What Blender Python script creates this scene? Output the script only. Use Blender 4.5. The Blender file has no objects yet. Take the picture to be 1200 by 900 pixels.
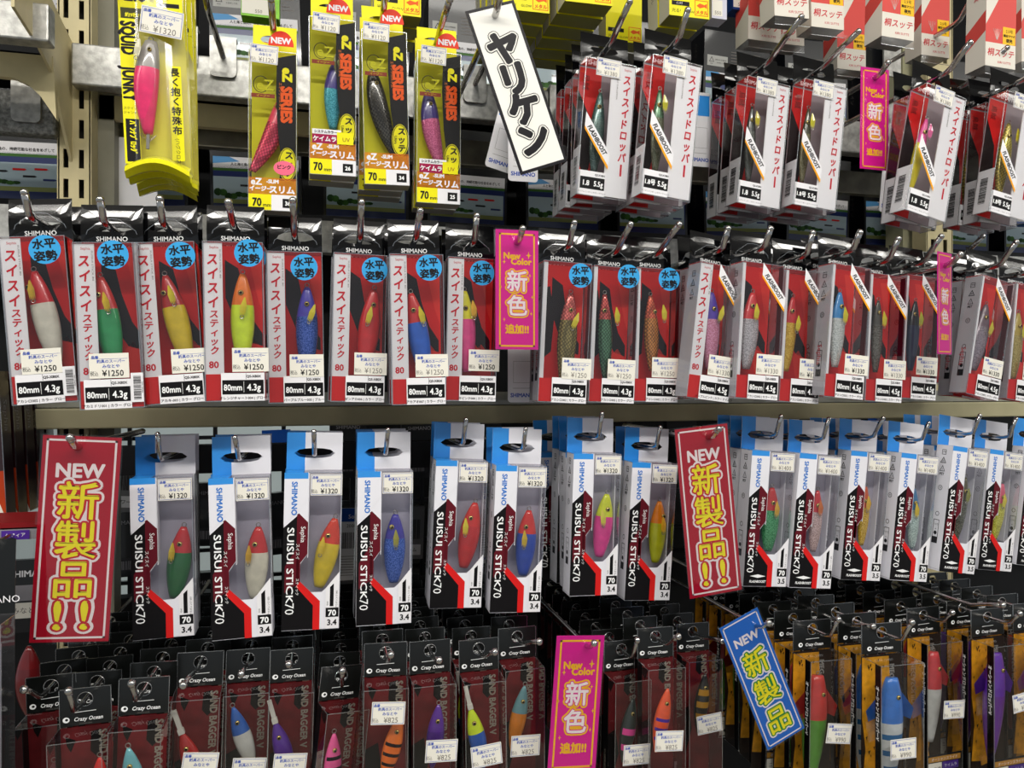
import bpy, math, random
from math import sin, cos, pi, radians, hypot, atan2
random.seed(7)
SC = bpy.context.scene
COL = SC.collection
# ---------------------------------------------------------------- camera
CAMZ = 1.40
TH = radians(14.0); SN, CS = sin(TH), cos(TH); F = 867.0
cam_d = bpy.data.cameras.new('camera'); cam = bpy.data.objects.new('camera', cam_d); COL.objects.link(cam)
cam.location = (0, 0, CAMZ); cam.rotation_euler = (radians(90), 0, -TH)
cam_d.sensor_width = 36; cam_d.lens = 36 * F / 1200; cam_d.clip_start = .02; cam_d.clip_end = 50
SC.camera = cam
# ---------------------------------------------------------------- light and exposure
w = bpy.data.worlds.new('world'); SC.world = w; w.use_nodes = True
w.node_tree.nodes['Background'].inputs[0].default_value = (.86, .93, 1, 1)
w.node_tree.nodes['Background'].inputs[1].default_value = .38
def area(name, loc, sx, sy, power, rot=(0, 0, 0), col=(1, .97, .9)):
    l = bpy.data.lights.new(name, 'AREA'); l.shape = 'RECTANGLE'; l.size = sx; l.size_y = sy; l.energy = power; l.color = col
    o = bpy.data.objects.new(name, l); o.location = loc; o.rotation_euler = rot; COL.objects.link(o); return o
# fluorescent tubes on the ceiling of the aisle in front of the display, and of the aisle behind it
area('ceiling_tube_light', (.1, -.62, 2.62), 2.4, .09, 48)
area('ceiling_tube_light', (.1, -.10, 2.62), 2.4, .09, 11)
area('ceiling_tube_light', (2.9, -.45, 2.62), 2.4, .09, 26)
area('ceiling_tube_light', (-2.6, -.45, 2.62), 2.4, .09, 22)
area('ceiling_tube_light', (.4, 1.95, 2.62), 2.4, .12, 34)
SC.view_settings.view_transform = 'Standard'; SC.view_settings.look = 'None'; SC.view_settings.gamma = 1
SC.view_settings.exposure = 0.08
SC.cycles.transparent_max_bounces = 14
SC.cycles.max_bounces = 6

# ---------------------------------------------------------------- measuring helpers (photo pixel + distance -> place in the room)
def rr(px): return CS - (px - 600) / F * SN
def at(px, py, Y):
    u = (px - 600) / F; v = (450 - py) / F; r = CS - u * SN
    return (Y * (SN + u * CS) / r, Y, CAMZ + v * Y / r)

# ---------------------------------------------------------------- materials
MC = {}
def srgb(c):
    if isinstance(c, str):
        c = [int(c[i:i + 2], 16) / 255 for i in (0, 2, 4)]
    return tuple((x / 12.92 if x <= .04045 else ((x + .055) / 1.055) ** 2.4) for x in c)
def mat(name, col, rough=.5, metal=0, coat=0, vary=0, scale=60, bump=0, emit=0):
    if name in MC: return MC[name]
    m = bpy.data.materials.new(name); m.use_nodes = True; nt = m.node_tree; b = nt.nodes['Principled BSDF']
    c = srgb(col); b.inputs['Base Color'].default_value = (*c, 1)
    b.inputs['Specular IOR Level'].default_value = .5 if (coat or metal) else .18; b.inputs['Roughness'].default_value = rough; b.inputs['Metallic'].default_value = metal
    b.inputs['Coat Weight'].default_value = coat; b.inputs['Coat Roughness'].default_value = .06
    if vary or bump:
        tc = nt.nodes.new('ShaderNodeTexCoord'); n = nt.nodes.new('ShaderNodeTexNoise'); n.inputs['Scale'].default_value = scale
        n.inputs['Detail'].default_value = 3
        nt.links.new(tc.outputs['Object'], n.inputs['Vector'])
        if vary:
            r = nt.nodes.new('ShaderNodeValToRGB')
            r.color_ramp.elements[0].position = .35; r.color_ramp.elements[1].position = .65
            r.color_ramp.elements[0].color = (*[x * (1 - vary) for x in c], 1)
            r.color_ramp.elements[1].color = (*[min(1, x * (1 + vary * .6)) for x in c], 1)
            nt.links.new(n.outputs['Fac'], r.inputs['Fac']); nt.links.new(r.outputs['Color'], b.inputs['Base Color'])
        if bump:
            bp = nt.nodes.new('ShaderNodeBump'); bp.inputs['Strength'].default_value = bump; bp.inputs['Distance'].default_value = .001
            nt.links.new(n.outputs['Fac'], bp.inputs['Height']); nt.links.new(bp.outputs['Normal'], b.inputs['Normal'])
    MC[name] = m; return m
def clearmat(name, base, top, rough=.05, tint=(1, 1, 1), gloss=(1, 1, 1)):
    m = bpy.data.materials.new(name); m.use_nodes = True; nt = m.node_tree; nt.nodes.clear()
    o = nt.nodes.new('ShaderNodeOutputMaterial'); t = nt.nodes.new('ShaderNodeBsdfTransparent'); g = nt.nodes.new('ShaderNodeBsdfGlossy')
    t.inputs[0].default_value = (*tint, 1); g.inputs['Roughness'].default_value = rough; g.inputs['Color'].default_value = (*gloss, 1)
    lw = nt.nodes.new('ShaderNodeLayerWeight'); lw.inputs[0].default_value = .35
    mr = nt.nodes.new('ShaderNodeMapRange'); mr.inputs['To Min'].default_value = base; mr.inputs['To Max'].default_value = top
    mx = nt.nodes.new('ShaderNodeMixShader'); tc = nt.nodes.new('ShaderNodeTexCoord'); n = nt.nodes.new('ShaderNodeTexNoise')
    n.inputs['Scale'].default_value = 22; bp = nt.nodes.new('ShaderNodeBump'); bp.inputs['Strength'].default_value = .12; bp.inputs['Distance'].default_value = .003
    nt.links.new(tc.outputs['Object'], n.inputs['Vector']); nt.links.new(n.outputs['Fac'], bp.inputs['Height'])
    nt.links.new(bp.outputs['Normal'], g.inputs['Normal'])
    nt.links.new(lw.outputs['Fresnel'], mr.inputs['Value']); nt.links.new(mr.outputs[0], mx.inputs[0])
    nt.links.new(t.outputs[0], mx.inputs[1]); nt.links.new(g.outputs[0], mx.inputs[2]); nt.links.new(mx.outputs[0], o.inputs['Surface'])
    MC[name] = m; return m
CLEAR = clearmat('clear_plastic', .035, .5)
MILKY = clearmat('hazy_plastic', .05, .45, .15)
EDGE = clearmat('plastic_edge', .40, .85, .25, gloss=(.9, .93, .95))
WHITE = mat('paper_white', 'e9e7ea', .45); PAPER = mat('paper_sticker', 'e8e4d8', .6)
BLACK = mat('print_black', '0e0c0e', .5); INK = mat('print_ink', '1c1a1c', .6); GREYINK = mat('print_grey', '77716c', .6)
BLUEINK = mat('print_blue_ink', '4a62b8', .6)
RED = mat('print_red', 'd2201f', .35); REDTXT = mat('print_red_letters', 'c9152a', .5)
TABBLK = mat('glossy_black_film', '08080a', .10, coat=.25)
TABWHT = mat('header_letters_white', 'f2f2f2', .5)
BLUE = mat('print_sky_blue', '2f8fe0', .3, coat=.3); CIRC = mat('round_sticker_blue', '3ba0dc', .45)
CARDW = mat('box_card_white', 'e6e5ec', .35, coat=.2)
LAV = mat('box_lining_lavender', 'b9b4c4', .5, vary=.06, scale=40)
DRED = mat('print_dark_red', '5e1420', .4); ICON = mat('print_icon', '2a2a2e', .6)
CHROME = mat('chrome', 'c4c2c0', .16, metal=1, vary=.15, scale=90)
ZINC = mat('zinc_plated_steel', 'b3b2ae', .42, metal=.75, vary=.25, scale=120, bump=.3)
YEL = mat('print_yellow', 'ece313', .4); ORANGE = mat('print_orange', 'f0862a', .45); OLY = mat('card_yellow_inner', 'c9c412', .45)
GREYC = mat('card_grey', '8e8b90', .5)

# ---------------------------------------------------------------- mesh builder (all measures inside a part in millimetres)
GL = {}
def glyphs(s):
    if s in GL: return GL[s]
    c = bpy.data.curves.new('t', 'FONT'); c.body = s; c.resolution_u = 2
    o = bpy.data.objects.new('t', c); COL.objects.link(o); bpy.context.view_layer.update()
    m = bpy.data.meshes.new_from_object(o.evaluated_get(bpy.context.evaluated_depsgraph_get()))
    v = [(a.co.x, a.co.y) for a in m.vertices]; f = [tuple(p.vertices) for p in m.polygons]
    bpy.data.objects.remove(o); bpy.data.curves.remove(c); bpy.data.meshes.remove(m)
    xs = [a[0] for a in v] or [0, 0]
    GL[s] = (v, f, min(xs), max(xs)); return GL[s]
class Fr:
    """a flat frame to print on: origin, right, up; layers rise from it"""
    def __init__(s, o=(0, 0, 0), ex=(1, 0, 0), ey=(0, 0, 1), eps=.12):
        s.o, s.ex, s.ey, s.eps = o, ex, ey, eps
        s.n = (ex[1] * ey[2] - ex[2] * ey[1], ex[2] * ey[0] - ex[0] * ey[2], ex[0] * ey[1] - ex[1] * ey[0])
    def p(s, x, y, l=0):
        l *= s.eps
        return tuple(s.o[i] + s.ex[i] * x + s.ey[i] * y + s.n[i] * l for i in range(3))
def front(y): return Fr((0, y, 0))
def left(x): return Fr((x, 0, 0), (0, -1, 0))
def right(x): return Fr((x, 0, 0), (0, 1, 0))
class MB:
    def __init__(s): s.v, s.f, s.m, s.mats = [], [], [], []
    def mi(s, m):
        if m not in s.mats: s.mats.append(m)
        return s.mats.index(m)
    def face(s, pts, m):
        b = len(s.v); s.v += pts; s.f.append(tuple(range(b, b + len(pts)))); s.m.append(s.mi(m))
    def mesh(s, vs, fs, m):
        b = len(s.v); s.v += vs; k = s.mi(m)
        for f in fs: s.f.append(tuple(b + i for i in f)); s.m.append(k)
    def box(s, x0, x1, y0, y1, z0, z1, m):
        v = [(x, y, z) for x in (x0, x1) for y in (y0, y1) for z in (z0, z1)]
        s.mesh(v, [(0, 1, 3, 2), (4, 6, 7, 5), (0, 4, 5, 1), (2, 3, 7, 6), (0, 2, 6, 4), (1, 5, 7, 3)], m)
    def poly(s, fr, pts, m, l=0): s.face([fr.p(x, y, l) for x, y in pts], m)
    def rect(s, fr, x0, y0, x1, y1, m, l=0): s.poly(fr, [(x0, y0), (x1, y0), (x1, y1), (x0, y1)], m, l)
    def disc(s, fr, x, y, a, b, m, l=0, n=24): s.poly(fr, [(x + a * cos(i * 2 * pi / n), y + b * sin(i * 2 * pi / n)) for i in range(n)], m, l)
    def line(s, fr, pts, wd, m, l=0, closed=True):
        n = len(pts)
        for i in range(n if closed else n - 1):
            (x0, y0), (x1, y1) = pts[i], pts[(i + 1) % n]; d = hypot(x1 - x0, y1 - y0) or 1
            nx, ny = -(y1 - y0) / d * wd / 2, (x1 - x0) / d * wd / 2; ex, ey = (x1 - x0) / d * wd / 2, (y1 - y0) / d * wd / 2
            s.poly(fr, [(x0 - ex - nx, y0 - ey - ny), (x1 + ex - nx, y1 + ey - ny), (x1 + ex + nx, y1 + ey + ny), (x0 - ex + nx, y0 - ey + ny)], m, l)
    def frame(s, fr, x0, y0, x1, y1, wd, m, l=0): s.line(fr, [(x0, y0), (x1, y0), (x1, y1), (x0, y1)], wd, m, l)
    def text(s, fr, t, x, y, size, m, l=1, al='c', rot=0, sx=1, bold=0, ital=0):
        v, f, a, b = glyphs(t)
        if not v: return
        ox = {'c': -(a + b) / 2, 'l': -a, 'r': -b}[al]; c, d = cos(radians(rot)), sin(radians(rot))
        offs = [(0, 0)]
        if bold:
            k = 4 if bold < .03 else 8 if bold < .06 else 20
            offs += [(bold * cos(i * 2 * pi / k + .4), bold * sin(i * 2 * pi / k + .4)) for i in range(k)]
        for j, (bx, by) in enumerate(offs):
            pts = []; lj = l + j * .010 / fr.eps
            for (p, q) in v:
                X = (p + ox + bx + ital * q) * size * sx; Z = (q - .37 + by) * size
                pts.append(fr.p(x + X * c - Z * d, y + X * d + Z * c, lj))
            s.mesh(pts, f, m)
    def vtext(s, fr, t, x, y, pitch, size, m, l=1, **k):
        for i, ch in enumerate(t): s.text(fr, ch, x, y - i * pitch, size, m, l, **k)
    def bars(s, fr, x0, y0, x1, y1, n, m, l=1, horiz=False, seed=3):
        r = random.Random(seed); 
        for i in range(n):
            a = i / n; b = a + r.choice((.3, .5, .7)) / n
            if horiz: s.rect(fr, x0, y0 + (y1 - y0) * a, x1, y0 + (y1 - y0) * b, m, l)
            else: s.rect(fr, x0 + (x1 - x0) * a, y0, x0 + (x1 - x0) * b, y1, m, l)
    def tube(s, pts, rad, m, n=8, ball=0):
        """pts in a plane of constant x"""
        rings = []
        for i, p in enumerate(pts):
            a, b = pts[max(0, i - 1)], pts[min(len(pts) - 1, i + 1)]
            dy, dz = b[1] - a[1], b[2] - a[2]; d = hypot(dy, dz) or 1
            ny, nz = -dz / d, dy / d
            rings.append([(p[0] + rad * cos(k * 2 * pi / n), p[1] + ny * rad * sin(k * 2 * pi / n), p[2] + nz * rad * sin(k * 2 * pi / n)) for k in range(n)])
        b0 = len(s.v); k0 = s.mi(m)
        for r_ in rings: s.v += r_
        for i in range(len(rings) - 1):
            for k in range(n):
                s.f.append((b0 + i * n + k, b0 + i * n + (k + 1) % n, b0 + (i + 1) * n + (k + 1) % n, b0 + (i + 1) * n + k)); s.m.append(k0)
        s.f.append(tuple(b0 + k for k in range(n))); s.f.append(tuple(b0 + (len(rings) - 1) * n + k for k in range(n))); s.m += [k0, k0]
        if ball: s.ball(pts[-1], ball, ball, ball, m)
    def ball(s, c, rx, ry, rz, m, nu=10, nv=7):
        vs = []; fs = []
        for j in range(nv + 1):
            ph = pi * j / nv
            for i in range(nu):
                t = 2 * pi * i / nu; vs.append((c[0] + rx * sin(ph) * cos(t), c[1] + ry * sin(ph) * sin(t), c[2] + rz * cos(ph)))
        for j in range(nv):
            for i in range(nu): fs.append((j * nu + i, j * nu + (i + 1) % nu, (j + 1) * nu + (i + 1) % nu, (j + 1) * nu + i))
        s.mesh(vs, fs, m)
    def ring(s, c, R, r, m, n=14, q=6, ax='y'):
        vs = []; fs = []
        for i in range(n):
            t = 2 * pi * i / n
            for k in range(q):
                u = 2 * pi * k / q; a = (R + r * cos(u)); d = r * sin(u)
                vs.append((c[0] + a * cos(t), c[1] + d, c[2] + a * sin(t)) if ax == 'y' else (c[0] + d, c[1] + a * cos(t), c[2] + a * sin(t)))
        for i in range(n):
            for k in range(q): fs.append((i * q + k, ((i + 1) % n) * q + k, ((i + 1) % n) * q + (k + 1) % q, i * q + (k + 1) % q))
        s.mesh(vs, fs, m)
    def data(s, name, smooth=False):
        me = bpy.data.meshes.new(name); me.from_pydata([(x * .001, y * .001, z * .001) for x, y, z in s.v], [], s.f)
        for m in s.mats: me.materials.append(m)
        me.polygons.foreach_set('material_index', s.m)
        if smooth: me.polygons.foreach_set('use_smooth', [True] * len(s.f))
        me.update(); return me
def ob(name, me, parent=None, loc=None, rot=None):
    o = bpy.data.objects.new(name, me); COL.objects.link(o)
    if parent is not None: o.parent = parent
    if loc: o.location = loc
    if rot: o.rotation_euler = rot
    return o
def tag(o, label, cat, group=None, kind=None):
    o['label'] = label; o['category'] = cat
    if group: o['group'] = group
    if kind: o['kind'] = kind
    return o
def structure(name, me, parent=None):
    o = ob(name, me, parent); o['kind'] = 'structure'; return o
CA = {}
def cached(key, fn, smooth=False):
    if key not in CA: CA[key] = fn().data(key if isinstance(key, str) else key[0], smooth)
    return CA[key]

# ---------------------------------------------------------------- the room and the fixture
def slab(name, x0, x1, y0, y1, z0, z1, m, parent=None):
    b = MB(); b.box(x0 * 1e3, x1 * 1e3, y0 * 1e3, y1 * 1e3, z0 * 1e3, z1 * 1e3, m); return structure(name, b.data(name), parent)
slab('floor', -4, 5, -3, 3.4, -.05, 0, mat('floor_vinyl', '8f8a80', .4, vary=.1, scale=3))
slab('ceiling', -4, 5, -3, 3.4, 2.7, 2.75, mat('ceiling_board', 'c9c7c2', .8, vary=.05, scale=8))
slab('wall_back', -4, 5, 3.3, 3.4, 0, 2.7, mat('wall_paint_pale', 'cfdde0', .7, vary=.12, scale=2))
DARKP = mat('dark_panel', '17181a', .6, vary=.3, scale=12)  # dark colour of the added rear panels, also used for the box shelves
slab('trim_1', -1.2, 2.6, 1.30, 1.315, CAMZ - .04, CAMZ + 1.0, DARKP)  # added dark rear panels, put in so gaps between the packs stay dark
slab('trim_2', .02, 2.6, 1.30, 1.315, .1, CAMZ - .04, DARKP)
slab('trim_3', -1.2, .02, 1.30, 1.315, .1, CAMZ - .36, DARKP)
CREAM = mat('cream_enamel', 'cfc298', .42, vary=.08, scale=30, bump=.1)
BEAM = mat('olive_beam_enamel', 'b5ae8c', .5, vary=.12, scale=14)

def upright(px0, px1, Y, label):
    x0 = at(px0, 450, Y)[0] * 1e3; x1 = at(px1, 450, Y)[0] * 1e3; w_ = x1 - x0
    r = ob('fixture_upright', None, None, (x0 / 1e3, Y, CAMZ - .6)); tag(r, label, 'upright')
    b = MB(); H = 1300
    cols = [0, w_ * .16, w_ * .32, w_ * .64, w_ * .80, w_]
    for i in range(5):
        if i in (1, 3):
            z = 0
            while z < H:
                b.box(cols[i], cols[i + 1], 0, 2, z, z + 13, CREAM); z += 35
        else: b.box(cols[i], cols[i + 1], 0, 2, 0, H, CREAM)
    b.box(-1, 1.5, 0, 30, 0, H, CREAM); b.box(w_ - 1.5, w_ + 1, 0, 30, 0, H, CREAM)
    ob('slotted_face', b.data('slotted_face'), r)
    b = MB(); b.box(1.5, w_ - 1.5, 16, 20, 0, H, mat('slot_shadow_steel', '2c2a24', .7)); ob('slot_shade_web', b.data('slot_shade_web'), r)  # dark strip colours in the shade inside the slots
    return r
upright(68, 106, .965, 'cream slotted metal upright beside the yellow squid jig pouches')
up2 = upright(1086, 1116, 1.02, 'pale slotted metal upright behind the white and red boxes at the upper right')
def simple(name, x0, x1, y0, y1, z0, z1, m, label, cat, bev=0):
    cx, cy = (x0 + x1) / 2, (y0 + y1) / 2; b = MB(); b.box((x0 - cx) * 1e3, (x1 - cx) * 1e3, (y0 - cy) * 1e3, (y1 - cy) * 1e3, 0, (z1 - z0) * 1e3, m)
    o = ob(name, b.data(name), None, (cx, cy, z0)); tag(o, label, cat)
    if bev:
        md = o.modifiers.new('b', 'BEVEL'); md.width = bev; md.segments = 2
    return o
xl = lambda px, Y: at(px, 450, Y)[0]
zl = lambda px, py, Y: at(px, py, Y)[2]
RY = .945
simple('hook_rail', xl(83, RY), xl(1400, RY), RY, RY + .02, zl(252, 113, RY), zl(252, 66, RY), ZINC, 'galvanised steel rail carrying the top row hooks', 'rail', .002)
simple('hook_rail', xl(-150, RY), xl(1400, RY), RY + .07, RY + .085, zl(252, 172, RY + .07), zl(252, 140, RY + .07), mat('aged_rail', '6f6a5c', .5, metal=.3, vary=.3, scale=30, bump=.2),
       'dull brown-grey rail just below the upper galvanised rail', 'rail')
simple('hook_rail', xl(-150, RY), xl(1400, RY), RY, RY + .02, zl(600, 305, RY), zl(600, 270, RY), ZINC, 'galvanised rail hidden behind the red blister packs', 'rail')
simple('hook_rail', xl(-150, RY), xl(1400, RY), RY, RY + .02, zl(600, 545, RY), zl(600, 515, RY), mat('rail_black', '202022', .4, metal=.5), 'black rail behind the white and blue lure boxes', 'rail')
simple('hook_rail', xl(-150, 1.1), xl(1500, 1.1), 1.06, 1.08, zl(600, 700, 1.06), zl(600, 672, 1.06), mat('rail_black', '202022', .4), 'black rail behind the bottom row of hooks', 'rail')
simple('shelf_beam', xl(-150, .93), xl(1400, .93), .93, .955, zl(600, 496, .93), zl(600, 475, .93), BEAM, 'olive cream shelf beam running under the red blister packs', 'beam', .002)
simple('ledge', xl(-150, .93), xl(1400, .93), .935, 1.0, zl(600, 474, .93), zl(600, 459, .95), mat('ledge_clear', '9b9a8c', .15, coat=.5, vary=.2, scale=30), 'greyish glossy ledge lying on the olive beam', 'ledge')
simple('fixture_post', xl(106, .99), xl(134, .99), .99, 1.02, .5, 2.1, mat('grey_olive_steel', '8b8878', .5, vary=.12, scale=25), 'grey olive steel post just right of the slotted upright', 'post')
simple('fixture_post', xl(1058, 1.06), xl(1086, 1.06), 1.06, 1.1, .5, 2.1, mat('pale_olive_steel', 'a9a688', .5, vary=.12, scale=25), 'wide pale olive post behind the boxes at the upper right', 'post')
simple('cross_rail', xl(119, 1.0), xl(470, 1.0), .99, 1.0, zl(119, 139, .99), zl(119, 111, .99), CREAM, 'short cream cross rail right of the upright, behind the yellow pouches', 'rail')
simple('white_card', xl(131, 1.0), xl(182, 1.0), 1.01, 1.013, zl(131, 262, 1.0), zl(131, 157, 1.0), WHITE, 'blank white card behind the bottom of the yellow pouches', 'card')
# bracket arm coming forward from the upright, the nearer rail end and the curved cream gusset at the upper left
b = MB()
Ya, Yb = .965, .80
fr = Fr(eps=0)
prof = [(-.0, .40), (-.06, .415), (-.10, .43), (-.165, .43), (-.165, .36), (-.10, .35), (-.055, .335), (-.035, .30), (0, .26)]
xa = xl(92, Ya)
def side_prism(b, x0, x1, prof, m):
    A = [(x0, Ya * 1e3 + y * 1e3, z * 1e3) for y, z in prof]; B = [(x1, p[1], p[2]) for p in A]; n = len(A)
    b.mesh(A + B, [tuple(range(n))[::-1], tuple(range(n, 2 * n))] + [(i, (i + 1) % n, n + (i + 1) % n, n + i) for i in range(n)], m)
side_prism(b, -1.5, 1.5, prof, CREAM)
o = ob('bracket_arm', b.data('bracket_arm'), None, (xa - .008, 0, CAMZ)); tag(o, 'cream bracket arm reaching forward from the slotted upright', 'bracket')
Yn = .845
simple('rail_end', xl(-150, Yn), xl(57, Yn), Yn, Yn + .02, zl(30, 46, Yn), zl(30, 1, Yn), ZINC, 'nearer galvanised rail end in the upper left corner', 'rail', .002)
def gus():
    b = MB(); Y = .90
    A = [(0, 62), (62, 66), (66, 140), (58, 128), (47, 112), (33, 99), (16, 91), (0, 87)]
    P = [at(x, y, Y) for x, y in A]; P = [(x * 1e3, 0, (z - CAMZ) * 1e3) for x, _, z in P]; P[0] = (P[0][0] - 200, 0, P[0][2]); P[-1] = (P[-1][0] - 200, 0, P[-1][2])
    Q = [(x, 8, z) for x, _, z in P]; n = len(P)
    b.mesh(P + Q, [tuple(range(n))[::-1], tuple(range(n, 2 * n))] + [(i, (i + 1) % n, n + (i + 1) % n, n + i) for i in range(n)], CREAM)
    return ob('gusset', b.data('gusset'), None, (0, Y, CAMZ))
tag(gus(), 'cream gusset plate with a curved underside at the left edge', 'bracket')
simple('rail_end', xl(-150, .96), xl(68, .96), .955, .975, zl(30, 158, .96), zl(30, 108, .96), mat('speckled_rail', '8a8a86', .5, metal=.5, vary=.45, scale=260, bump=.5), 'speckled grey rail below the curved gusset', 'rail', .004)

def plate_mesh():
    b = MB(); n = 8; pts = [(-15, 22), (15, 22)] + [(15 - 6 + 6 * cos(t), -24 + 6 - 6 * sin(t)) for t in [i * pi / 2 / 4 for i in range(5)]] + [(-15 + 6 - 6 * sin(t), -24 + 6 - 6 * cos(t)) for t in [i * pi / 2 / 4 for i in range(5)]]
    A = [(x, -3, z) for x, z in pts]; B = [(x, 0, z) for x, z in pts]; n = len(A)
    b.mesh(A + B, [tuple(range(n)), tuple(range(n, 2 * n))[::-1]] + [(i, (i + 1) % n, n + (i + 1) % n, n + i) for i in range(n)], ZINC)
    b.box(-15, 15, -3, 12, 22, 24, ZINC)
    b.text(Fr((0, -3, 0)), 'WIRE HOOK', 0, -12, 3.4, mat('embossed_steel', 'dddad2', .3, metal=.8), 1) if False else None
    return b
def plate(parent, x, z, y):
    return ob('rail_clip', cached('rail_clip', plate_mesh), parent, (x, y, z))

def hook(x, z, Yback, Ybend, Yt, zt, label, rad=.0033, ball=0, clip=True, group=None):
    r = ob('display_hook', None, None, (x, Yback, z)); tag(r, label, 'hook', group)
    b = MB(); k = 1e3
    P = [(0, 0, 0), (0, (Ybend + .012 - Yback) * k, 0)]
    P += [(0, (Ybend - Yback) * k, .6), (0, (Ybend - .008 - Yback) * k, 3.0)]
    ty, tz = (Yt - Yback) * k, (zt - z) * k
    if ty < P[-1][1] - 4: P.append((0, (P[-1][1] + ty) / 2, (P[-1][2] + tz) / 2 + (.8 if tz > 3 else 0)))
    P.append((0, ty, tz))
    b.tube(P, rad * k, CHROME, 10, (ball or rad * 1.08) * k)
    ob('rod', b.data('rod', True), r)
    if clip: plate(r, 0, 0, -.001)
    return r

# ---------------------------------------------------------------- shared package pieces
def clip_x(pts, xs, keep_left):
    out = []
    for i in range(len(pts)):
        a, c = pts[i], pts[(i + 1) % len(pts)]
        ia, ic = (a[0] <= xs) == keep_left or a[0] == xs, (c[0] <= xs) == keep_left or c[0] == xs
        if ia: out.append(a)
        if ia != ic:
            t = (xs - a[0]) / (c[0] - a[0]); out.append(tuple(a[j] + (c[j] - a[j]) * t for j in range(3)))
    return out
def tab(b, hw, z0, z1, a, bt, bb, m, m2=None, xs=None, bow=5.0, hz=0, thick=.5):
    """hanging header with a real slot: half width, bottom, top, slot half width, slot rise, slot drop"""
    angs = sorted([i * 2 * pi / 28 for i in range(28)] + [atan2(z1 - hz, hw), atan2(z1 - hz, -hw), 2 * pi + atan2(z0 - hz, -hw), 2 * pi + atan2(z0 - hz, hw)])
    Y = lambda z: bow * max(0, (z - z0) / (z1 - z0)) ** 2
    loops = []
    for t in (0, .3, .65, 1):
        L = []
        for g in angs:
            c, s_ = cos(g), sin(g); bz = bt if s_ > 0 else bb
            rin = 1 / ((abs(c) / a) ** 2.3 + (abs(s_) / bz) ** 2.3) ** (1 / 2.3)
            rout = min(hw / abs(c) if abs(c) > 1e-6 else 1e9, ((z1 - hz) if s_ > 0 else (hz - z0)) / abs(s_) if abs(s_) > 1e-6 else 1e9)
            r = rin + (rout - rin) * t; x, z = r * c, hz + r * s_; L.append((x, Y(z), z))
        loops.append(L)
    n = len(angs)
    for dy in (0, thick):
        for li in range(3):
            for i in range(n):
                q = [loops[li][i], loops[li + 1][i], loops[li + 1][(i + 1) % n], loops[li][(i + 1) % n]]
                q = [(x, y + dy, z) for x, y, z in q]
                if dy: q = q[::-1]
                if m2 is None: b.face(q, m)
                else:
                    for kl, mm in ((True, m2), (False, m)):
                        c_ = clip_x(q, xs, kl)
                        if len(c_) > 2: b.face(c_, mm)
    for i in range(n):
        p, q = loops[3][i], loops[3][(i + 1) % n]
        b.face([p, q, (q[0], q[1] + thick, q[2]), (p[0], p[1] + thick, p[2])], m)
def clear_box(hw, z0, z1, t, m=None, e=.55, top=True):
    b = MB(); m = m or CLEAR; x0, x1 = -hw, hw
    b.face([(x0, -t, z0), (x1, -t, z0), (x1, -t, z1), (x0, -t, z1)], m)
    b.face([(x0, 0, z0), (x0, -t, z0), (x0, -t, z1), (x0, 0, z1)], m)
    b.face([(x1, -t, z0), (x1, 0, z0), (x1, 0, z1), (x1, -t, z1)], m)
    if top: b.face([(x0, -t, z1), (x1, -t, z1), (x1, 0, z1), (x0, 0, z1)], m)
    b.face([(x0, 0, z0), (x1, 0, z0), (x1, -t, z0), (x0, -t, z0)], m)
    for x in (x0, x1): b.box(x - e / 2, x + e / 2, -t - e / 2, -t + e / 2, z0, z1, EDGE)
    for z in (z0, z1):
        b.box(x0, x1, -t - e / 2, -t + e / 2, z - e / 2, z + e / 2, EDGE)
        for x in (x0, x1): b.box(x - e / 2, x + e / 2, -t, 0, z - e / 2, z + e / 2, EDGE)
    return b
def icons(b, fr, xc, ztop, m=ICON, s=1.0, small=False):
    b.frame(fr, xc - 3 * s, ztop - 6 * s, xc + 3 * s, ztop, .7 * s, m, 1); b.text(fr, 'プラ', xc, ztop - 3 * s, 2.9 * s, m, 1, bold=.03)
    z = ztop - 14 * s
    b.line(fr, [(xc - 3.4 * s, z - 2 * s), (xc, z + 4 * s), (xc + 3.4 * s, z - 2 * s)], .9 * s, m, 1, False); b.line(fr, [(xc - 4 * s, z - 3 * s), (xc + 4 * s, z - 3 * s)], .9 * s, m, 1, False); b.text(fr, '紙', xc, z - .6 * s, 3 * s, m, 1)
    z = ztop - 25 * s
    b.line(fr, [(xc - 3.6 * s, z - 3 * s), (xc, z + 4 * s), (xc + 3.6 * s, z - 3 * s)], .7 * s, m, 1); b.text(fr, '1', xc, z - .6 * s, 4 * s, m, 1)
    b.text(fr, 'PET', xc, z - 6.6 * s, 4.4 * s, m, 1, bold=.03)
    if small: return
    z = ztop - 50 * s
    n = 14; b.line(fr, [(xc + 3 * s * cos(i * 2 * pi / n), z + 3 * s * sin(i * 2 * pi / n)) for i in range(n)], .6, m, 1); b.text(fr, '釣', xc, z, 3.2, m, 1)
    z = ztop - 84 * s
    b.line(fr, [(xc + 2.6 * s * cos(i * 2 * pi / n), z + 2.6 * s * sin(i * 2 * pi / n)) for i in range(n)], .6, m, 1)
    b.frame(fr, xc - 4 * s, ztop - 122 * s, xc + 4 * s, ztop - 92 * s, .7, m, 1); b.rect(fr, xc - 4 * s, ztop - 122 * s, xc + 4 * s, ztop - 114 * s, m, 1)
    b.text(fr, 'つり', xc, ztop - 98 * s, 3.6, m, 1); b.text(fr, '+', xc, ztop - 104 * s, 4, m, 1); b.disc(fr, xc, ztop - 109 * s, 2.4, 2.4, m, 1, 10)

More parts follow.
